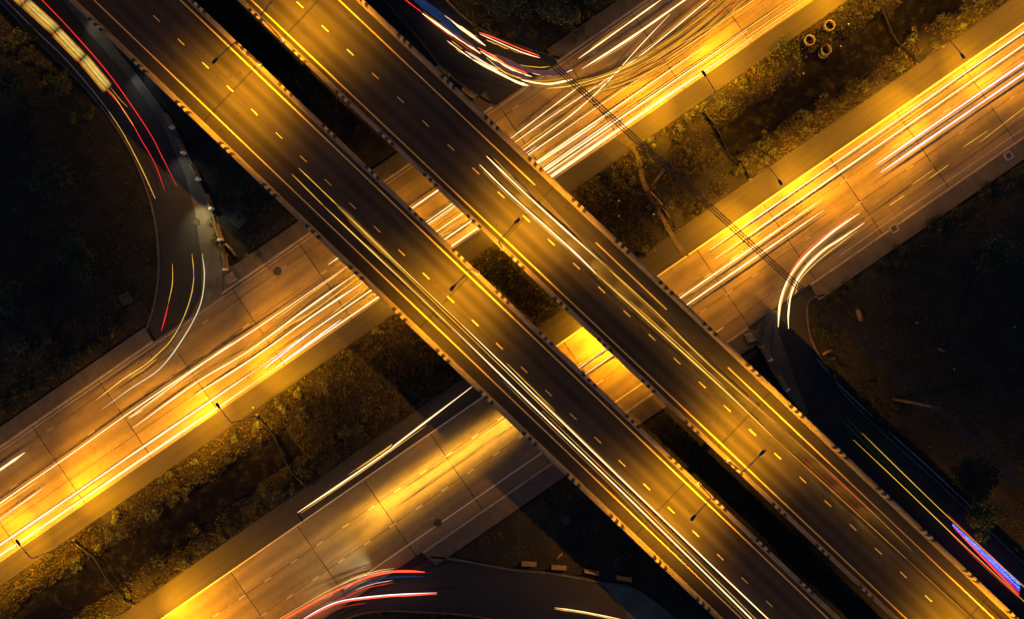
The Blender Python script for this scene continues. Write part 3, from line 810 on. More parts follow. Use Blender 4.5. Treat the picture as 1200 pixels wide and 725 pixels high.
# --- lower road
trail('long white trail nearest the shoulder of the lower road, fading towards the flyover', [L2('white', .10, (832, 293), (1270, -11))])
trail('second long white trail of the lower road, running parallel a lane stripe further out', [L2('white', .11, (838, 303), (1270, 4))])
trail('hair thin amber trails along the shoulder edge of the lower road', [L2('warm', .035, (1022, 153), (1240, 0)), L2('warm', .035, (1030, 162), (1100, 112)), L2('warm', .03, (1045, 142), (1210, 28))])
trail('violet white pair of parallel trails ending midway on the lower road', [L2('violet', .10, (1027, 193), (1250, 39)), L2('violet', .10, (1032, 202), (1250, 52))])
trail('bright white pair emerging from under the upper flyover along the lower road', [L2('white', .11, uv(430, 740), uv(660, 739.5)), L2('white', .11, uv(430, 751), uv(655, 751))])
trail('softer white pair crossing the gap between the flyovers on the lower road', [L2('dimwhite', .08, uv(290, 740), uv(430, 740)), L2('dimwhite', .08, uv(290, 750), uv(430, 750))])
trail('faint pinkish pair fading out along the open stretch of the lower road', [L2('warm', .035, uv(170, 741), uv(290, 740.5)), L2('faint', .05, uv(70, 741), uv(170, 741)), L2('warm', .035, uv(190, 750), uv(290, 750)), L2('faint', .05, uv(60, 750), uv(190, 750))])
trail('lone thick white trail running along the dark shoulder of the lower road', [('white', .12, .8, [(349, 600), (400, 566), (455, 528), (470, 516), (553, 453)]), ('warm', .04, .8, [(352, 601), (420, 555), (500, 498)])])
trail('wide white pair curving off the lower road into the dark side road', [
    ('white', .14, hz_, [(1007, 250), (985, 265), (967, 279), (940, 304), (923, 329), (914, 355), (912, 383)]), ('white', .13, hz_, [(1013, 261), (987, 279), (963, 295), (940, 319), (928, 342), (924, 366), (924, 385)]),
    ('redhot', .05, hz_, [(1000, 251), (960, 281), (935, 306), (920, 331)]), ('warm', .05, hz_, [(1005, 270), (962, 303), (938, 327), (932, 345)])])
trail('dull yellow short trails scattered along the outer lane of the lower road', [
    L2('yellow', .04, (1148, 167), (1215, 115)), L2('yellow', .04, (1128, 173), (1158, 153)), L2('yellow', .045, (1068, 217), (1095, 198)), L2('yellow', .04, (1088, 210), (1112, 193)), L2('warm', .04, (1042, 241), (1060, 229)), L2('faint', .05, (1015, 245), (1098, 186))])
# --- flyover decks
trail('bright pale pair along the outer lane of the lower flyover', [
    ('yellow', .05, dzl, [(342, 204), (380, 242)]), ('warm', .075, dzl, [(380, 242), (470, 327), (530, 384)]), ('white', .085, dzl, [(530, 384), (600, 452), (633, 484), (760, 606), (900, 744), (960, 803)]),
    ('yellow', .055, dzl, [(350, 197), (397, 242)]), ('warm', .07, dzl, [(397, 242), (470, 313), (540, 379)]), ('white', .08, dzl, [(540, 379), (600, 437), (648, 484), (775, 606), (910, 734), (975, 795)]), ('yellow', .04, dzl, [(395, 242), (480, 326), (590, 432), (660, 500)])])
trail('bright warm pair along the outer lane of the upper flyover, brightest at its upper end', [
    ('white', .11, dzl, [(562, 193), (600, 230), (667, 290), (700, 322)]), ('warm', .09, dzl, [(700, 322), (773, 388), (850, 458), (905, 511)]), ('faint', .06, dzl, [(905, 511), (980, 579), (1063, 655)]),
    ('white', .10, dzl, [(570, 183), (600, 212), (632, 242), (700, 303)]), ('yellow', .06, dzl, [(700, 303), (767, 364), (830, 426), (908, 495)]), ('faint', .05, dzl, [(908, 495), (990, 569), (1069, 645)]), ('faint', .05, dzl, [(620, 215), (720, 322), (850, 445)])])
trail('thin red tail light trails towards the lower end of the upper flyover', [
    ('red', .03, dzl, [(960, 544), (1000, 580), (1033, 610)]), ('dimred', .04, dzl, [(930, 528), (975, 570), (1020, 612)]), ('dimred', .04, dzl, [(1075, 640), (1170, 726), (1200, 754)]), ('faint', .04, dzl, [(1063, 655), (1140, 726), (1180, 763)])])
# --- side roads
trail('long red pair of tail light trails down the curved side road', [
    ('red', .052, .9, [(30, -20), (49, 0), (87, 40), (130, 90), (173, 152), (190, 184), (207, 218)]), ('red', .042, .9, [(5, -18), (23, 0), (60, 37), (100, 80), (143, 126), (165, 163), (182, 193), (193, 223)])])
bus = []
joints = [(-12, -40), (29, 2.5), (66, 36), (97, 68), (127, 104)]
for i in range(4):
    (xa, ya), (xb, yb) = joints[i], joints[i + 1]
    for off, cl, rad in ((-7.4, 'busorange', .05), (-6.3, 'faint', .06), (-5.2, 'bus', .08), (-3.9, 'bus', .09), (-2.6, 'faint', .07), (-1.4, 'bus', .08), (-.3, 'busbright', .06), (.9, 'bus', .09), (2.2, 'bus', .09), (3.4, 'busbright', .05), (4.5, 'bus', .07), (5.6, 'busorange', .05)):
        o_ = .5 if i % 2 else -.4
        nx_, ny_ = .70, -.71
        bus.append((cl, rad, 3.0, [(xa + nx_ * (off + o_) + .4, ya + ny_ * (off + o_) + .4), (xb + nx_ * (off + o_) - .4, yb + ny_ * (off + o_) - .4)]))
trail('broad amber bus trail made of parallel glowing stripes on the curved side road', bus)
trail('dim gold line of lights trailing behind the amber bus trail', [('yellow', .04, .9, [(125, 103), (136, 116), (145, 130), (160, 153)]), ('faint', .05, .9, [(128, 101), (142, 118), (150, 126)])])
trail('thin gold trail tracing the outer kerb of the curved side road', [('yellow', .035, .4, [(127, 130), (143, 154), (157, 180), (171, 208), (182, 233)])])
trail('silver white trail sweeping from the side road into the upper road', [('dimwhite', .07, .8, [(237, 297), (239.5, 325), (234, 359), (214, 397), (187, 432), (153, 455), (120, 479)])])
trail('blue and gold trail sweeping inside the silver white one', [('yellow', .05, .8, [(225, 297), (227, 329), (218, 365), (200, 399), (173, 425)]), ('dimblue', .06, .8, [(227, 310), (227, 335), (219, 368), (201, 401)]), ('warm', .06, .8, [(198, 402), (173, 425), (143, 445), (112, 469)])])
trail('short gold trail turning red at its end in the side road bend', [('yellow', .035, .8, [(202, 309), (202, 332), (197, 357)]), ('red', .06, .8, [(197, 357), (194, 370), (189, 388)])])
trail('fat red trail curving off the lower road at the bottom', [('redhot', .13, .9, [(300, 744), (333, 725), (383, 697), (415, 682), (433, 675), (460, 669.5), (485, 669), (498, 670)]), ('yellow', .05, .9, [(298, 741), (329, 724), (380, 694), (412, 678), (440, 669), (463, 665)]), ('dimwhite', .05, .9, [(385, 692), (415, 678), (440, 671), (461, 667)])])
trail('pinkish white trail below the fat red one, reaching furthest along the side road', [('redhot', .10, .9, [(335, 738), (357, 725), (380, 713), (400, 705), (440, 699.5), (480, 697), (512, 695.5)]), ('cool', .06, .9, [(350, 728), (376, 713), (400, 703.5), (440, 698), (475, 695.5), (512, 694)]), ('dimred', .06, .9, [(365, 727), (385, 717), (410, 709), (430, 706)])])
trail('slender red trail with a pale blue one between the fat red and pinkish trails', [('red', .05, .9, [(400, 702), (418, 693), (436, 687), (462, 682)]), ('dimwhite', .04, .9, [(416, 691), (436, 684), (460, 679.5)]), ('dimblue', .12, 1.3, [(395, 701), (425, 684), (460, 676), (498, 675)])])
trail('short cream trail at the bottom edge on the side road', [('white', .055, .8, [(650, 711.5), (672, 714.5), (700, 719.5), (730, 726), (760, 735)]), ('warm', .04, .8, [(650, 713), (690, 719), (728, 727)])])
trail('two thin lime yellow trails along the dark side road below the upper flyover', [
    ('yellow', .05, .9, [(1000, 515), (1050, 562), (1120, 629), (1200, 704), (1240, 742)]), ('yellow', .045, .9, [(1010, 507), (1060, 556), (1113, 607), (1200, 687), (1240, 724)]), ('green', .06, .9, [(983, 487), (1010, 516), (1060, 565), (1080, 585)]), ('green', .06, .9, [(990, 487), (1030, 530), (1100, 600)])])
sg = []
for k in range(11):
    f = k / 10; ex, ey = 1196 - 2 * f, 684 + 14 * f; sx, sy = 1116 + 6 * f * .3, 613 + 5 * f
    sg.append((('violetblue' if k in (1, 4) else 'blue') if k < 7 else ('redhot' if k == 9 else 'pink'), (.05 if k % 3 else .07), 2.6, [(sx, sy), (sx + (ex - sx) * .5, sy + (ey - sy) * .5), (ex, ey)]))
sg += [('red', .03, .9, [(1110, 602), (1150, 640), (1192, 680)]), ('red', .035, .9, [(1101, 611), (1150, 660), (1194, 700)])]
trail('glowing blue and red band of a decorated lorry on the dark side road', sg)

# spots without cars, added to stand in for headlamp glow on the roads
def headlight_fill(px, py, z, tx, ty, power, size, color, blend=.9):
    p = P(px, py, z); q = P(tx, ty, 0)
    d = bpy.data.lights.new('headlight_fill_spot', 'SPOT'); d.energy = power; d.color = color; d.spot_size = math.radians(size); d.spot_blend = blend; d.shadow_soft_size = .08
    o = bpy.data.objects.new('headlight_fill_spot', d); COL.objects.link(o); o.location = p
    o.rotation_euler = (q - p).to_track_quat('-Z', 'Y').to_euler()
for u_ in range(60, 310, 16):
    x_, y_ = uv(u_, 745); tx_, ty_ = uv(u_ - 62, 746); headlight_fill(x_, y_, 2.2, tx_, ty_, 9500, 42, (1, .50, .05), 1.0)
for k_ in range(15):  # row of added spots that warms the upper deck between its trails
    f_ = k_ / 14; x_, y_ = 590 + 400 * f_, 208 + 375 * f_
    p_ = P(x_, y_, DZ + 1.6); q_ = P(x_ + 46, y_ + 43, DZ)
    d_ = bpy.data.lights.new('headlight_fill_spot', 'SPOT'); d_.energy = 9000 * (1 - .55 * f_); d_.color = (1, .45, .03); d_.spot_size = math.radians(44); d_.spot_blend = 1.0; d_.shadow_soft_size = .1
    o_ = bpy.data.objects.new('headlight_fill_spot', d_); COL.objects.link(o_); o_.location = p_; o_.rotation_euler = (q_ - p_).to_track_quat('-Z', 'Y').to_euler()
headlight_fill(446, 684, 2.4, 385, 655, 2200, 80, (1, .9, .6), 1.0)
headlight_fill(400, 712, 1.9, 345, 690, 600, 80, (1, .85, .55), 1.0)
headlight_fill(85, 0, 2.4, 140, 65, 420, 95, (1, .9, .6), 1.0)
headlight_fill(135, 70, 2.4, 190, 140, 380, 95, (.9, .95, .9), 1.0)
headlight_fill(192, 165, 2.6, 228, 245, 520, 95, (.95, .95, .75), 1.0)
headlight_fill(214, 225, 2.6, 250, 300, 1900, 95, (1, .86, .42), 1.0)  # added to bring out the weeds and barrier blocks

# ------------------------------------------------------------------ overhead cables and utility poles
def util_pole(px, py, H, label):
    p = P(px, py); t = empty('utility_pole', (p.x, p.y, 0)); tag(t, label, 'utility pole', 'utility poles carrying the overhead cables')
    t.rotation_euler = (0, 0, math.radians(-43.5) + math.pi / 2)
    mb = MB(); mb.tube([(0, 0, -.2), (0, 0, H * .5), (0, 0, H)], [.17, .145, .11], 10); mb.build('pole', M['wood'], t, smooth=True)
    mb = MB(); mb.box((0, .14, H - .5), (1.3, .1, .12), bev=.015); mb.build('crossarm', M['iron'], t)
    for sx in (-.45, 0, .45):
        mb = MB(); mb.lathe((sx, .14, H - .44), [(.001, 0), (.05, 0), (.07, .06), (.04, .1), (.06, .16), (.03, .22), (.001, .22)], 10); mb.build('insulator', M['ring'], t, smooth=True)
    return t
HP = 10.4
util_pole(765, 217, HP, 'utility pole rising from the bushes by the dirt path')
util_pole(1046, 467, HP, 'utility pole alone in the dark field beyond the side road')
util_pole(486, -40, HP, 'utility pole beyond the top edge near the side road')
util_pole(1330, 722, HP, 'utility pole beyond the far corner of the dark field')
base_pts = [P(486, -40), P(765, 217), P(1046, 467), P(1330, 722)]
perp = Vector((math.sin(math.radians(43.5)), math.cos(math.radians(43.5)), 0))
for off, lab in ((-.45, 'overhead black cable on the lower side of the crossarms'), (0, 'overhead black cable in the middle of the crossarms'), (.45, 'overhead black cable on the upper side of the crossarms')):
    mb = MB()
    for a, b_ in zip(base_pts[:-1], base_pts[1:]):
        pts = []
        for k in range(13):
            f = k / 12; q = a.lerp(b_, f) + perp * (off * .62); q.z = HP - .22 - .8 * 4 * f * (1 - f); pts.append(q)
        mb.tube(pts, .06, 6)
    o = mb.build('power_cable', M['cable']); tag(o, lab, 'cable', 'overhead cables')
# dark conduits that link opposite road lamps across the canal
def conduit(a, b_, label):
    p, q = P(*a), P(*b_); pts = []
    d = (q - p).normalized(); n = Vector((-d.y, d.x, 0))
    for k in range(15):
        f = k / 14; r = p.lerp(q, f) + n * .35 * math.sin(f * 7); h = float(height(np.array([r.x]), np.array([r.y]))[0]); r.z = max(h, -.35) + .5; pts.append(r)
    mb = MB(); mb.tube(pts, [.11] * 5 + [.08] * 10, 8); tag(mb.build('conduit', M['cable'], smooth=True), label, 'conduit', 'dark conduits across the canal')
conduit((303, 488), (360, 572), 'dark conduit across the canal ending at the unlit lamp')
conduit((89, 633), (155, 706), 'dark conduit across the canal close to the bottom corner')
conduit((823, 133), (877, 208), 'dark conduit across the canal beside the dirt path and pale bushes')
conduit((1016, -6), (1072, 74), 'dark conduit across the canal by the concrete rings')

# ------------------------------------------------------------------ concrete barrier blocks, pads, rings, drains
def block(px, py, ang, ln, label, white=False, z=.0):
    p = P(px, py); t = empty('barrier_block', (p.x, p.y, z), ang); tag(t, label, 'barrier', 'concrete barrier blocks')
    mb = MB(); prof = [(-.28, 0), (-.28, .2), (-.12, .42), (-.09, .8), (.09, .8), (.12, .42), (.28, .2), (.28, 0)]; n = len(prof)
    h = ln / 2
    vs = [(-h, y, zz) for y, zz in prof] + [(h, y, zz) for y, zz in prof]
    mb.mesh(vs, [(i, i + n, (i + 1) % n + n, (i + 1) % n) for i in range(n)] + [tuple(range(n)), tuple(range(2 * n - 1, n - 1, -1))])
    mb.build('body', M['block'], t)
    if white:
        mb = MB(); mb.box((h + .13, 0, .4), (.24, .5, .82), bev=.03); mb.build('end_cap', M['block_end'], t)
    return t
A_ = math.radians
for (x, y, a, lab) in ((199, 142, -60, 'topmost barrier block beside the curved side road'), (213, 171, -64, 'barrier block below the topmost on the curved side road'), (230, 202, -64, 'barrier block with leaves at its white end on the side road kerb'),
                       (246, 236, -68, 'barrier block overgrown at one end, above the square slab'), (257, 272, -72, 'barrier block beside the broken wooden pole'), (265, 306, -84, 'barrier block standing next to the pale corner pad')):
    block(x, y, A_(a), 1.9, lab, True)
for (x, y, a, lab) in ((620, 660, -3, 'pale barrier block first in the row at the bottom verge'), (655, 664, -4, 'pale barrier block second in the row at the bottom verge'), (693, 669, -12, 'tilted barrier block third in the row at the bottom verge'), (731, 677, -10, 'dark barrier block overgrown with weeds at the row end')):
    block(x, y, A_(a), 1.9, lab)
for (x, y, a, lab) in ((520, 85, -35, 'barrier block tucked against the upper flyover, higher one'), (550, 110, -32, 'barrier block by the striped parapet above the small paved corner'), (896, 413, -58, 'barrier block below the yellow lit pad'), (916, 448, -58, 'lower barrier block hard by the upper flyover and side road')):
    block(x, y, A_(a), 1.9, lab, x > 800)

def pad(pts, label, h=.28, material='ring'):
    q = [P(x, y) for x, y in pts]; c = sum(q, Vector()) / len(q)
    mb = MB(); n = len(q); b = [v - c for v in q]
    ar = sum(b[i].x * b[(i + 1) % n].y - b[(i + 1) % n].x * b[i].y for i in range(n))
    if ar < 0: b = b[::-1]
    ins = [v * .94 for v in b]
    vs = [(v.x, v.y, -.1) for v in b] + [(v.x, v.y, h - .05) for v in b] + [(v.x, v.y, h) for v in ins]
    fs = [tuple(range(n - 1, -1, -1)), tuple(2 * n + i for i in range(n))] + [(k * n + i, k * n + (i + 1) % n, (k + 1) * n + (i + 1) % n, (k + 1) * n + i) for k in range(2) for i in range(n)]
    mb.mesh(vs, fs); o = mb.build('concrete_pad', M[material], loc=(c.x, c.y, 0)); tag(o, label, 'concrete pad'); return o
pad([(264, 323), (273, 318), (279, 328), (268, 334)], 'pale square concrete pad at the corner of the curved side road')
pad([(871, 392), (880, 390), (886, 399), (876, 402)], 'yellow lit square concrete pad at the corner below the lower road')
def corner_island(poly):
    o = sheet('corner_paving', poly, .13, M['pave']); return o
corner_island([(262, 346), (262, 318), (268, 312), (276, 312), (285, 331)])
corner_island([(885, 386), (886, 399), (882, 408), (868, 410), (855, 400), (876, 385)])

def ring(px, py, r, label, stack=1, off=(0, 0), h=.5):
    p = P(px, py); g = float(height(np.array([p.x]), np.array([p.y]))[0])
    mb = MB(); mb.lathe((0, 0, -.05), [(r - .11, h), (r - .11, 0), (r, 0), (r, h), (r - .11, h)], 32)
    o = mb.build('concrete_ring', M['ring'], loc=(p.x + off[0], p.y + off[1], g + .08 + (stack - 1) * .5), smooth=False); tag(o, label, 'concrete ring', 'precast concrete rings on the verge')
ring(969.5, 33, .66, 'single concrete ring lying nearest the upper road')
ring(947, 49.5, .66, 'single concrete ring half sunk beside the dark bush')
ring(967.5, 60, .68, 'lower concrete ring of the stacked two near the canal')
ring(967.5, 60, .68, 'upper concrete ring resting askew on another near the canal', 2, (.12, .2))
def cover(px, py, r, label, square=False, z=.006, material='iron', rz=0.0):
    p = P(px, py); t = empty('manhole_cover' if not square else 'drain_cover', (p.x, p.y, z), rz); tag(t, label, 'manhole cover' if not square else 'drain cover')
    mb = MB()
    if square:
        mb.box((0, 0, .02), (r * 1.45, r * 1.45, .04), bev=.008); mb.build('lid', M[material], t)
        mb = MB()
        for a in range(4):
            ca, sa = math.cos(a * math.pi / 2), math.sin(a * math.pi / 2)
            mb.box((ca * (r * .86), sa * (r * .86), .025), (.16 if a % 2 == 0 else r * 1.55, r * 1.9 if a % 2 == 0 else .16, .06))
        mb.build('frame', M['kerb' if material == 'iron' else 'iron'], t)
    else:
        mb.lathe((0, 0, 0), [(.001, .03), (r * .2, .03), (r * .22, .022), (r * .8, .022), (r * .84, .03), (r * .86, .03), (r * .86, 0)], 32); mb.build('lid', M[material], t)
        mb = MB(); mb.lathe((0, 0, 0), [(r * .88, 0), (r * .88, .035), (r, .035), (r, 0)], 32); mb.build('frame', M['kerb' if material != 'iron' else 'shoulder'], t)
cover(325, 318, .5, 'round manhole cover on the upper road beside the corner paving')
cover(513, 612, .48, 'dark round manhole cover on a worn line of the lower road')
cover(663, 609, .62, 'large round manhole cover in the dark grass near the barrier blocks', z=.16)
cover(230, 260, .45, 'faint round manhole cover on the curved side road')
cover(1047, 268, .5, 'square drain on the pavement above the dark field', True, z=.125, rz=RANG)
cover(1181, 183, .5, 'square drain on the pavement close to the picture edge', True, z=.125, rz=RANG)
cover(149, 350, .72, 'square slab lying in the dark field near the side road', True, z=.28, material='shoulder', rz=.5)
cover(280, 258, .85, 'large square slab under the lower flyover amid weeds', True, z=.28, material='shoulder', rz=.9)

def plank(a, b_, w, label, z=.3, name='wooden_plank'):
    p, q = P(*a), P(*b_); c = (p + q) / 2; d = q - p
    mb = MB(); L = d.length; rr = [w * .5, w * .55, w * .45]
    mb.tube([(-L / 2, 0, 0), (0, .04, .02), (L / 2, 0, .05)], rr, 7); o = mb.build(name, M['wood'], loc=(c.x, c.y, z), rz=math.atan2(d.y, d.x), smooth=True); tag(o, label, 'timber'); return o
plank((266, 286), (278, 300), .28, 'broken wooden pole leaning in the weeds beside barrier blocks', .4)
plank((1003, 363), (1008, 376), .55, 'short pale wooden post lying in the dark field')
plank((963, 415), (974, 409), .35, 'wooden plank lying at the kerb of the dark side road')
plank((968, 424), (977, 419), .3, 'second wooden plank lower down the kerb of the dark side road')
plank((1098, 408), (1105, 412), .3, 'small pale stick alone in the darkest part of the field')
plank((652, 654), (659, 647), .3, 'bent branch on the grass above the row of barrier blocks')
plank((762, 225), (776, 241), .16, 'thin pale pole lying along the dirt path')
plank((776, 244), (784, 255), .14, 'second thin pale pole further down the dirt path')

# ------------------------------------------------------------------ plants
def leaf_cloud(n, rad, hgt, size, seed, lumps=6, flat=.75):
    r = np.random.default_rng(seed); cs = r.normal(size=(lumps, 3)) * np.array([rad * .42, rad * .42, hgt * .18]) + np.array([0, 0, hgt * .55])
    which = r.integers(0, lumps, n); d = r.normal(size=(n, 3)); d /= np.linalg.norm(d, axis=1)[:, None]
    lr = rad * r.uniform(.32, .6, lumps)
    p = cs[which] + d * (lr[which] * r.uniform(.55, 1.08, n))[:, None] * np.array([1, 1, flat * hgt / max(rad, .1) * .8])
    p[:, 2] = np.maximum(p[:, 2], .04)
    nrm = d + r.normal(size=(n, 3)) * .6 + np.array([0, 0, .5]); nrm /= np.linalg.norm(nrm, axis=1)[:, None]
    t1 = np.cross(nrm, r.normal(size=(n, 3))); t1 /= np.linalg.norm(t1, axis=1)[:, None]; t2 = np.cross(nrm, t1)
    s = (size * r.uniform(.55, 1.3, n))[:, None]
    q = np.stack([p - t1 * s, p - t2 * s * .5, p + t1 * s, p + t2 * s * .5], 1).reshape(-1, 3)
    return q, np.arange(n * 4).reshape(-1, 4)
def mesh_np(name, co, faces, mat_):
    o = np_mesh(name, co, faces, mat_); me = o.data; bpy.data.objects.remove(o); return me
CROWN = {}
for mk in ('leaf', 'leaf_dark', 'leaf_bright'):
    CROWN[mk] = [mesh_np('foliage', *leaf_cloud(420, 1.0, .95, .10, 31 * i + len(mk), 7), M[mk]) for i in range(4)]
mb = MB()
for k in range(5):
    a = k * 1.25; mb.tube([(0, 0, -.1), (.18 * math.cos(a), .18 * math.sin(a), .3), (.45 * math.cos(a), .45 * math.sin(a), .62)], [.035, .025, .01], 5)
st = mb.build('stem', M['bark']); STEM = st.data; bpy.data.objects.remove(st)
def shrub(px, py, sc, kind, label, group):
    p = P(px, py); h = float(height(np.array([p.x]), np.array([p.y]))[0])
    t = empty('shrub', (p.x, p.y, max(h, -.75)), random.uniform(0, 6.28)); t.scale = (sc, sc, sc * random.uniform(.8, 1.15)); tag(t, label, 'shrub', group)
    f = bpy.data.objects.new('foliage', random.choice(CROWN[kind])); COL.objects.link(f); f.parent = t
    s = bpy.data.objects.new('stem', STEM); COL.objects.link(s); s.parent = t
    return t
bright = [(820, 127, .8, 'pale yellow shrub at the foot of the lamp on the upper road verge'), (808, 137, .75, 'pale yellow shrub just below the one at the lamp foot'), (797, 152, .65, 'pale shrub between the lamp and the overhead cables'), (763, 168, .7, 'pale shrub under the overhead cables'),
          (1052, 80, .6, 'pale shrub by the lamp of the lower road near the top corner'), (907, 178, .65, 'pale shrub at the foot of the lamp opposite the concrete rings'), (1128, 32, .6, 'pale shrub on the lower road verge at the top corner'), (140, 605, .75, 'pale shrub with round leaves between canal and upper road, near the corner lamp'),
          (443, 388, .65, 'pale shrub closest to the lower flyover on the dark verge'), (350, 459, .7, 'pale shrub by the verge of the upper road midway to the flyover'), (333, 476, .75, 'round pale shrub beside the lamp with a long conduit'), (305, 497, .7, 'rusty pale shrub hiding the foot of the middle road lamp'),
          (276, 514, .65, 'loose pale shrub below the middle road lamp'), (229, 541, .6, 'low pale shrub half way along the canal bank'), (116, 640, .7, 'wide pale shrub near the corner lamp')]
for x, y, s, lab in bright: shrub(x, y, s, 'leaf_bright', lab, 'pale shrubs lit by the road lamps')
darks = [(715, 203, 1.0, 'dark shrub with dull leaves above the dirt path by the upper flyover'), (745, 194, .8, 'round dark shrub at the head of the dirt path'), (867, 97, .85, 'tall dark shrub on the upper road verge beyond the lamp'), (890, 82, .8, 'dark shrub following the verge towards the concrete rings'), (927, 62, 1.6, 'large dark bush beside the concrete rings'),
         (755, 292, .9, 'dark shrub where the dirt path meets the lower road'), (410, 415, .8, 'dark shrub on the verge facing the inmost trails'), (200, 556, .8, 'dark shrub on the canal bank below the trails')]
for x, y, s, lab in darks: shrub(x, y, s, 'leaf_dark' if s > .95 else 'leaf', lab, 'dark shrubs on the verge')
def scatter(n, u0, u1, v0, v1, sc, kind, label, group):
    k = 0; tries = 0
    while k < n and tries < 4000:
        tries += 1; u, v = random.uniform(u0, u1), random.uniform(v0, v1); x, y = uv(u, v)
        if not (-20 < x < 1220 and -20 < y < 745): continue
        shrub(x, y, random.uniform(*sc), kind, label, group); k += 1
scatter(14, 590, 960, 568, 600, (.3, 1.0), 'leaf', 'small lit shrub on the canal bank below the upper road', 'small shrubs on the bank of the upper road, far side')
scatter(20, 590, 960, 641, 669, (.3, 1.05), 'leaf', 'small lit shrub on the canal bank above the lower road', 'small shrubs on the bank of the lower road, far side')
scatter(12, 430, 590, 580, 660, (.4, .8), 'leaf', 'small dull shrub on the filled ground around the dirt path', 'small shrubs around the dirt path')
scatter(18, -330, 90, 570, 602, (.3, 1.05), 'leaf', 'small lit shrub on the canal bank below the long white trails', 'small shrubs on the bank of the upper road, near side')
scatter(20, -330, 90, 641, 668, (.3, 1.05), 'leaf', 'small dark shrub on the canal bank above the unlit lamp shoulder', 'small shrubs on the bank of the lower road, near side')
def run(pts, n, sc, kind, label, group, jit=8):
    for k in range(n):
        i = random.randrange(len(pts) - 1); f = random.random(); x = pts[i][0] + (pts[i + 1][0] - pts[i][0]) * f + random.uniform(-jit, jit); y = pts[i][1] + (pts[i + 1][1] - pts[i][1]) * f + random.uniform(-jit, jit)
        shrub(x, y, random.uniform(*sc), kind, label, group)
run([(0, 20), (40, 62), (78, 100), (110, 140)], 20, (.5, 1.1), 'leaf', 'dim green bush along the outer kerb of the curved side road', 'bushes outside the curved side road', 14)
run([(0, 478), (80, 425), (160, 375)], 14, (.5, .9), 'leaf_dark', 'black green bush edging the pavement of the upper road', 'bushes behind the upper road pavement', 8)
run([(966, 356), (1066, 286), (1206, 192)], 22, (.5, .9), 'leaf_dark', 'black green bush edging the dark field by the pavement drains', 'bushes behind the lower road pavement', 7)
run([(958, 385), (985, 440), (1050, 505), (1120, 572)], 16, (.6, 1.1), 'leaf_dark', 'dark bush along the kerb of the side road beside the planks', 'bushes along the dark side road', 13)
run([(440, 721), (500, 723), (580, 729)], 9, (.4, .6), 'leaf_dark', 'small dark bush in the planted corner at the bottom edge', 'bushes in the bottom corner bed', 4)
run([(242, 246), (252, 275), (262, 300), (272, 312), (300, 300)], 12, (.35, .65), 'leaf_bright', 'small bright weed growing round the barrier blocks', 'weeds round the barrier blocks', 4)
run([(560, 30), (610, 45), (640, 55), (700, 22)], 12, (.5, .9), 'leaf', 'dim bush at the foot of the trees by the top bend', 'bushes under the trees at the top bend', 7)

def tree(px, py, H, R, label, seed, kind='leaf_dark'):
    p = P(px, py); t = empty('tree', (p.x, p.y, .1), random.uniform(0, 6)); tag(t, label, 'tree', 'trees in the dark plots')
    mb = MB(); mb.tube([(0, 0, -.2), (.08, .05, H * .3), (-.05, .1, H * .55), (.1, 0, H * .8)], [.2, .15, .11, .04], 8)
    r = random.Random(seed)
    for k in range(7):
        a = k * 2.4; z = H * r.uniform(.3, .6); mb.tube([(0, 0, z), (R * .35 * math.cos(a), R * .35 * math.sin(a), z + H * .12), (R * .7 * math.cos(a), R * .7 * math.sin(a), z + H * .22)], [.07, .05, .02], 6)
    mb.build('trunk', M['bark'], t, smooth=True)
    q, f = leaf_cloud(2600, R, H * .8, .16, seed, 16, .6); q[:, 2] += H * .28
    o = np_mesh('crown', q, f, M[kind], t); return t
for i, (x, y, H, R, lab, kd) in enumerate(((598, 14, 5, 2.6, 'leafy dark tree nearest the top bend, just above the thin red trail', 'leaf'), (655, 26, 4.5, 2.2, 'small dark tree beside the cables at the top', 'leaf'), (695, 2, 5, 2.6, 'dark tree by the pavement at the top edge', 'leaf_dark'), (560, 0, 5, 2.3, 'dark tree half cut by the top edge above the thick white pair', 'leaf_dark'), (632, -14, 5.5, 2.8, 'dark tree peeping over the top edge', 'leaf_dark'),
                                      (30, 110, 5, 2.8, 'dark tree in the black field beside the amber bus trail', 'leaf_dark'), (85, 215, 5, 2.5, 'dark tree in the middle of the black field', 'leaf_dark'), (20, 330, 5.5, 3, 'dark tree at the edge of the black field', 'leaf_dark'), (110, 300, 4, 2.2, 'low dark tree near the square slab in the black field', 'leaf_dark'), (60, 400, 4.5, 2.4, 'dark tree nearest the upper road in the black field', 'leaf_dark'),
                                      (1130, 600, 4, 2.0, 'dark tree beside the blue and red band', 'leaf_dark'), (1150, 300, 4.5, 2.4, 'dark tree in the field beyond the pavement drains', 'leaf_dark'))):
    tree(x, y, H, R, lab, 100 + i, kd)

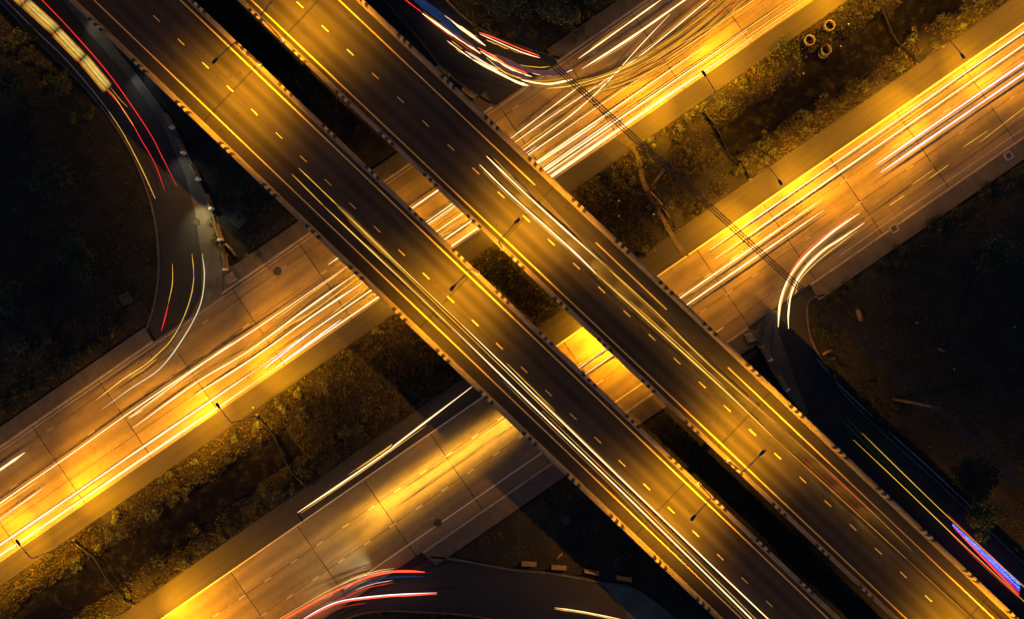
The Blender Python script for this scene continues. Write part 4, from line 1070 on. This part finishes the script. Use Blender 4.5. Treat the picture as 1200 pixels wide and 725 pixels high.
# grass: blades over verges and fields
def grass(name, regions, material, tall):
    co = []
    for (n, x0, x1, y0, y1, in_med) in regions:
        px = RNG.uniform(x0, x1, n); py = RNG.uniform(y0, y1, n)
        if in_med: xx = px * RU.x - py * RU.y; yy = px * RU.y + py * RU.x
        else: xx, yy = px, py
        d = paved_dist(xx, yy); lx_ = xx * RU.x + yy * RU.y; ly_ = -xx * RU.y + yy * RU.x
        med = (ly_ < A_SH + .1) & (ly_ > B_SH - .1)
        h = height(xx, yy)
        clump = value_noise(xx * 1.4, yy * 1.4, 9.0)
        ok = (d > .12) & (h > -.72) & (clump + .7 * value_noise(xx * .45, yy * .45, 5.5) > -1.0 + RNG.uniform(-.5, .5, n)) & ~in_poly(xx, yy, PATH_XY)
        if not in_med: ok &= ~med
        xx, yy, h, cl = xx[ok], yy[ok], h[ok], clump[ok]; m_ = len(xx)
        H = tall * RNG.uniform(.35, 1.1, m_) * (1 + .35 * cl); H = np.clip(H, .05, 1.0)
        a = RNG.uniform(0, 6.283, m_); w = RNG.uniform(.025, .06, m_)
        lean = RNG.uniform(.35, 1.2, m_); la = RNG.uniform(0, 6.283, m_)
        b0 = np.stack([xx - np.cos(a) * w, yy - np.sin(a) * w, h - .03], 1); b1 = np.stack([xx + np.cos(a) * w, yy + np.sin(a) * w, h - .03], 1)
        tp = np.stack([xx + np.cos(la) * lean * H, yy + np.sin(la) * lean * H, h + H * .8], 1)
        co.append(np.stack([b0, b1, tp], 1).reshape(-1, 3))
    co = np.concatenate(co); o = np_mesh(name, co, np.arange(len(co)).reshape(-1, 3), material)
    tag(o, kind='stuff'); return o
o = grass('grass', [(190000, -78, 78, B_SH, A_SH, True)], M['grass'], .42)
tag(o, 'rough yellow green grass on the strip between the two roads', 'grass')
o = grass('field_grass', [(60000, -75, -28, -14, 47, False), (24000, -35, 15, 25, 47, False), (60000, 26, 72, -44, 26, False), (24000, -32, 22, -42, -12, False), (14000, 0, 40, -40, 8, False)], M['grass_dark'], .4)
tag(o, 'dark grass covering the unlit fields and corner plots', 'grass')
# scraps of litter
for i, (x, y, lab) in enumerate(((1072, 378, 'tiny scrap of litter in the dark field below the drains'), (1186, 383, 'tiny pale scrap in the black part of the field'), (1116, 432, 'tiny scrap between the stick and the lone pole'), (765, 252, 'tiny white scrap on the grass by the dirt path'), (725, 236, 'white scrap on the dark grass by the upper flyover'), (725, 254, 'lower white scrap on the dark grass by the upper flyover'),
                                (993, 30, 'pale scrap on the verge beyond the concrete rings'), (987, 53, 'tiny pale scrap on the canal edge by the rings'), (298, 477, 'white scrap on the shoulder near the middle road lamp'), (943, 85, 'tiny pale scrap on the canal bank below the dark bush'))):
    p = P(x, y); h = float(height(np.array([p.x]), np.array([p.y]))[0])
    mb = MB(); r = random.Random(i); pts = [(r.uniform(.6, 1) * .16 * math.cos(k * 1.05), r.uniform(.6, 1) * .13 * math.sin(k * 1.05)) for k in range(6)]
    vs = [(0, 0, .10)] + [(a, b_, r.uniform(0, .05)) for a, b_ in pts] + [(0, 0, -.01)]
    mb.mesh(vs, [(0, 1 + k, 1 + (k + 1) % 6) for k in range(6)] + [(7, 1 + (k + 1) % 6, 1 + k) for k in range(6)])
    o = mb.build('litter_scrap', M['litter'], loc=(p.x, p.y, max(h, -.7) + .3)); tag(o, lab, 'litter', 'scraps of litter')
